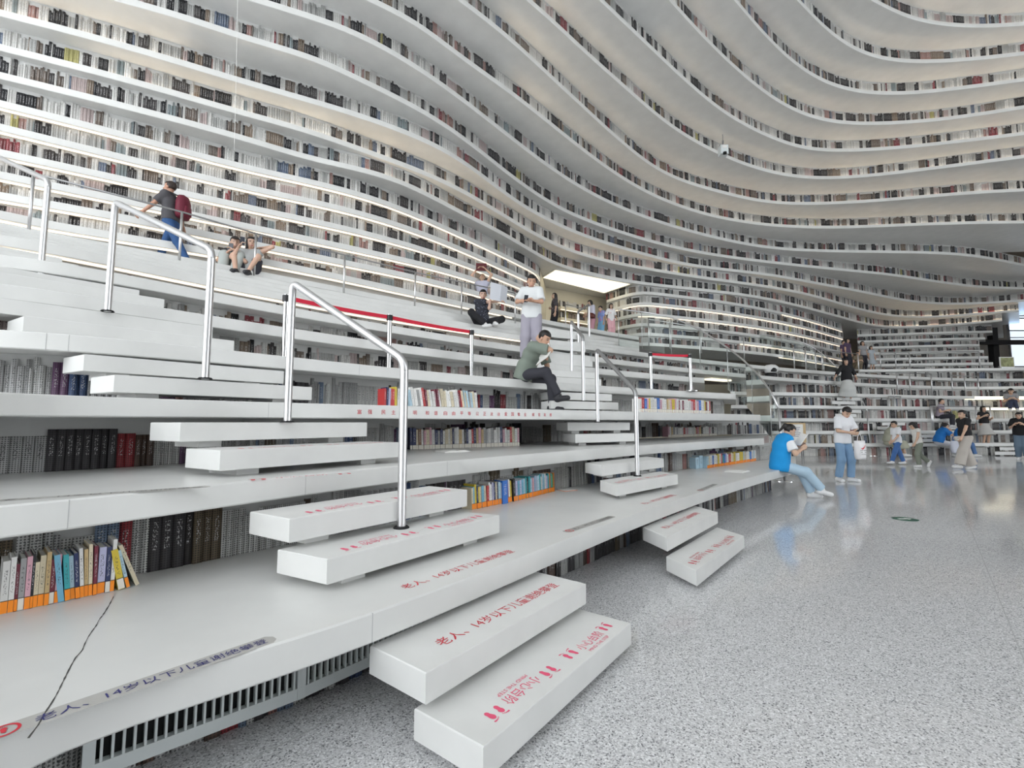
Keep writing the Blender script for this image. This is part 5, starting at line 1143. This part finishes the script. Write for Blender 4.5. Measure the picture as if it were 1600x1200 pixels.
# --- people by the lit recess
z9 = ZT(9)
person(gpos(868, 17.2, z9), PI/2+.2, 'woman in charcoal top and long black trousers by the lit recess', 1.66, head=(0, 10), RH=(.18, .10, 1.15), top=(.06, .055, .06), pat=(.5, .35, .45, 9, .16), sleeve=.9, bottom='pants', bcol=(.012, .013, .018), bw=(.03, .09), hair='long', res=.02)
e, J, Rz = person(gpos(927, 18.2, z9), PI/2+.35, 'long-haired woman in pale lilac shirt and pink trousers with a brown bag', 1.66, lean=3, head=(22, 0), LH=(-.12, .28, 1.1), RH=(.15, .25, 1.05), top=(.62, .62, .74), sleeve=1.5, bottom='pants', bcol=(.62, .33, .40), bw=(.02, .05), hair='long', res=.02)
sb = empty('shoulder_bag', tuple(J['pc']+np.array([-.08, -.24, .08])), .35, label='brown leather bag worn by the woman in pink trousers', cat='bag'); MB().lathe((0, 0, -.11), [(0, 0), (.17, .01), (.19, .10), (.16, .20), (0, .22)], 18, 1, .4).obj('pouch', mat('brown_leather', (.12, .025, .02), .5), sb, smooth=True)
MB().tube([(-.15, .02, .08), (-.08, .1, .45), (.05, .2, .55)], .008, 6).obj('strap', M['black'], sb)
person(gpos(942, 18.0, z9), PI/2+.5, 'boy in blue, white and pink outfit beside the woman with the bag', 1.36, head=(22, 0), top=(.25, .33, .66), pat=(.7, .25, .35, 8, .25), sleeve=.85, bottom='pants', bcol=(.20, .45, .68), bw=(.03, .06), hair='short', res=.02)
person(gpos(957, 17.2, z9), PI+.15, 'girl with hair buns in white printed tee and pink trousers', 1.24, head=(10, 0), LH=(-.26, .10, .95), RH=(.30, .08, .95), top=(.76, .75, .75), pat=(.62, .12, .12, 10, .14), sleeve=.95, hem=.12, bottom='pants', bcol=(.70, .40, .44), bw=(.03, .045), hair='bob', shoes=(.62, .30, .32), res=.02)
# --- walkers on the floor
e, J, Rz = person(at(1512, 733, 0), PI/2-.1, 'walking woman in black tee and wide beige trousers with ponytail', 1.66, lean=2, head=(8, 10), LH=(-.20, .25, .92), RH=(.30, -.22, .88), re=(.4, -1, .2), LF=(-.08, .28, .09), RF=(.08, -.20, .10), ltoe=(0, 1, .1), rtoe=(0, 1, -.15), top=(.012, .012, .014), sleeve=.55, hem=-.02, bottom='pants', bcol=(.50, .46, .42), bw=(.03, .085), hair='pony', res=.0165)
sb = empty('waist_bag', tuple(J['pc']+Rz@np.array([.05, .16, -.06])), PI/2-.1, label='small pale bag on the waist of the walking woman', cat='bag'); MB().lathe((0, 0, -.07), [(0, 0), (.11, .01), (.12, .07), (.1, .13), (0, .14)], 16, 1, .45).obj('pouch', mat('pale_bag', (.62, .60, .56), .5), sb, smooth=True); MB().tube([(-.1, .0, .05), (-.2, -.12, .10), (-.15, -.28, .12)], .012, 6).obj('strap', mat('pale_strap', (.62, .60, .56), .5), sb)
person(at(1404, 726, 0), PI/2, 'child in white tee and blue jeans walking in front of the far terrace', 1.34, lean=3, head=(14, 0), LH=(-.18, .28, .95), RH=(.2, .1, .9), LF=(-.08, .33, .10), RF=(.08, -.28, .10), top=(.74, .75, .78), sleeve=.8, hem=.08, bottom='pants', bcol=(.06, .15, .38), bw=(.015, .03), hair='short', res=.0165)
person(at(1437, 730, 0), PI/2-.15, 'child in cream vest top and olive trousers walking behind the other child', 1.32, lean=6, head=(34, 0), LH=(-.18, .22, .9), RH=(.25, -.05, .80), LF=(-.07, .05, .085), RF=(.07, -.36, .20), rtoe=(0, .5, -1), rk=(0, 1, -.2), top=(.66, .65, .62), sleeve=.25, hem=.06, bottom='pants', bcol=(.20, .22, .18), bw=(.02, .03), hair='bob', res=.0165)
# --- people seated and standing at the far terrace
d1 = 18.55
person(gpos(1383, d1, ZT(1)), -PI/2-.5, 'seated person in loose sand-coloured dress on the far terrace edge', 1.66, pel=(0, 0, .10), lean=8, bend=16, head=(20, 0), LH=(-.1, .3, .5), RH=(.1, .32, .62), LF=(-.1, .5, -.40), RF=(.1, .52, -.40), top=(.40, .40, .32), sleeve=.9, loose=.05, bottom='skirt', bcol=(.40, .40, .32), skirt=(.24, .75), hair='bob', res=.022)
person(gpos(1462, d1, ZT(1)), -PI/2-.4, 'reader in blue vest seated on the far terrace, hand raised to the face', 1.66, pel=(0, 0, .10), lean=14, bend=16, head=(16, 0), LH=(-.1, .36, .58), RH=(.1, .36, .52), LF=(-.1, .5, -.42), RF=(.1, .5, -.42), lk=(0, .6, 1), rk=(0, .6, 1), top=(.02, .16, .48), sleeve=.8, loose=.04, bottom='pants', bcol=(.60, .60, .64), bw=(.02, .03), hair='pony', res=.022, vest=(.015, .17, .52))
person(gpos(1491, d1, ZT(1)), -PI/2-.4, 'second person in blue vest seated behind the walking woman', 1.64, pel=(0, 0, .10), lean=10, bend=10, head=(16, 0), LF=(-.1, .5, -.42), RF=(.1, .5, -.42), lk=(0, .6, 1), rk=(0, .6, 1), LH=(-.1, .34, .4), RH=(.1, .34, .4), top=(.75, .75, .77), sleeve=.8, vest=(.015, .17, .52), bottom='pants', bcol=(.10, .20, .42), hair='bob', res=.022)
sack(np.array(gpos(1487, d1-.55, .62)), .1, .34, .45, 'white and blue bag on the lap edge of the far reader', False, (.62, .64, .74))
person(gpos(1535, 19.2, 2*R), PI, 'woman in black top and white skirt standing on the far steps', 1.64, LH=(-.1, .25, 1.2), RH=(.16, .2, 1.3), top=(.012, .012, .014), sleeve=.4, hem=-.05, bottom='skirt', bcol=(.50, .49, .47), skirt=(.34, .5), hair='bob', res=.022)
person(gpos(1591, 17.0, 0), PI/2+.6, 'person in black tee and jeans cut by the picture edge', 1.68, lean=6, bend=8, head=(10, 0), LH=(-.12, .36, 1.28), RH=(.1, .36, 1.26), top=(.012, .012, .014), sleeve=.8, hem=.06, loose=.04, bottom='pants', bcol=(.14, .20, .27), bw=(.03, .04), hair='short', res=.02)
person(gpos(1325, float(rho(RT[5], TX(1325)))*math.cos(TX(1325))-.22, 13*R), PI-.3, 'woman in black jacket and white skirt coming down behind the far glass', 1.66, LH=(-.3, .1, .95), RH=(.45, .15, .98), LF=(-.09, .05, .085), RF=(.1, -.12, .12), top=(.012, .012, .014), sleeve=1.5, loose=.024, hem=.12, bottom='skirt', bcol=(.56, .57, .56), skirt=(.28, .85), hair='bob', res=.022)
person(gpos(1579, 20.55, ZT(4)), PI/2+.9, 'person in grey tee and jeans seated before the bright shelf', 1.70, pel=(0, 0, .10), lean=16, bend=14, head=(20, 0), LF=(-.1, .62, -.1), RF=(.12, .6, -.1), LH=(-.1, .4, .35), RH=(.1, .4, .35), top=(.33, .33, .34), bottom='pants', bcol=(.04, .05, .09), hair='short', res=.024)
person(gpos(1466, 19.75, ZT(3)), PI+.6, 'person in mauve top seated high on the far terraces', 1.62, pel=(0, 0, .10), lean=10, LF=(-.1, .42, -.3), RF=(.12, .42, -.3), LH=(-.1, .3, .35), RH=(.1, .3, .35), top=(.36, .30, .36), bottom='pants', bcol=(.03, .03, .04), hair='short', res=.026)
zf = ZT(8)
for x_, d_, lab, tp, bt, bc, h_ in ((1323, 24.6, 'distant person in plum shirt on the far landing', (.10, .06, .12), 'pants', (.03, .03, .04), 'short'), (1353, 24.8, 'distant person in dotted pale shirt on the far landing', (.34, .34, .35), 'pants', (.03, .03, .04), 'bob'),
                            (1342, 24.2, 'distant person in tan clothes crouching on the far landing', (.20, .16, .11), 'pants', (.24, .19, .13), 'short'), (1366, 24.0, 'distant child in pale blue dress on the far landing', (.42, .46, .50), 'skirt', (.42, .46, .50), 'bob'), (1329, 24.0, 'distant person in violet jacket at the corner of the far landing', (.08, .05, .10), 'pants', (.02, .02, .03), 'bob')):
    kid = 'child' in lab; cr_ = 'crouching' in lab
    person(gpos(x_, d_, zf), PI+random.uniform(-.5, .5), lab, 1.25 if kid else 1.66, top=tp, bottom=bt, bcol=bc, skirt=(.24, .55), hair=h_, res=.028, **(dict(pel=(0, 0, .30), LF=(-.12, .15, .085), RF=(.12, .2, .085), LH=(-.1, .4, .5), RH=(.1, .4, .5), lean=20) if cr_ else {}))
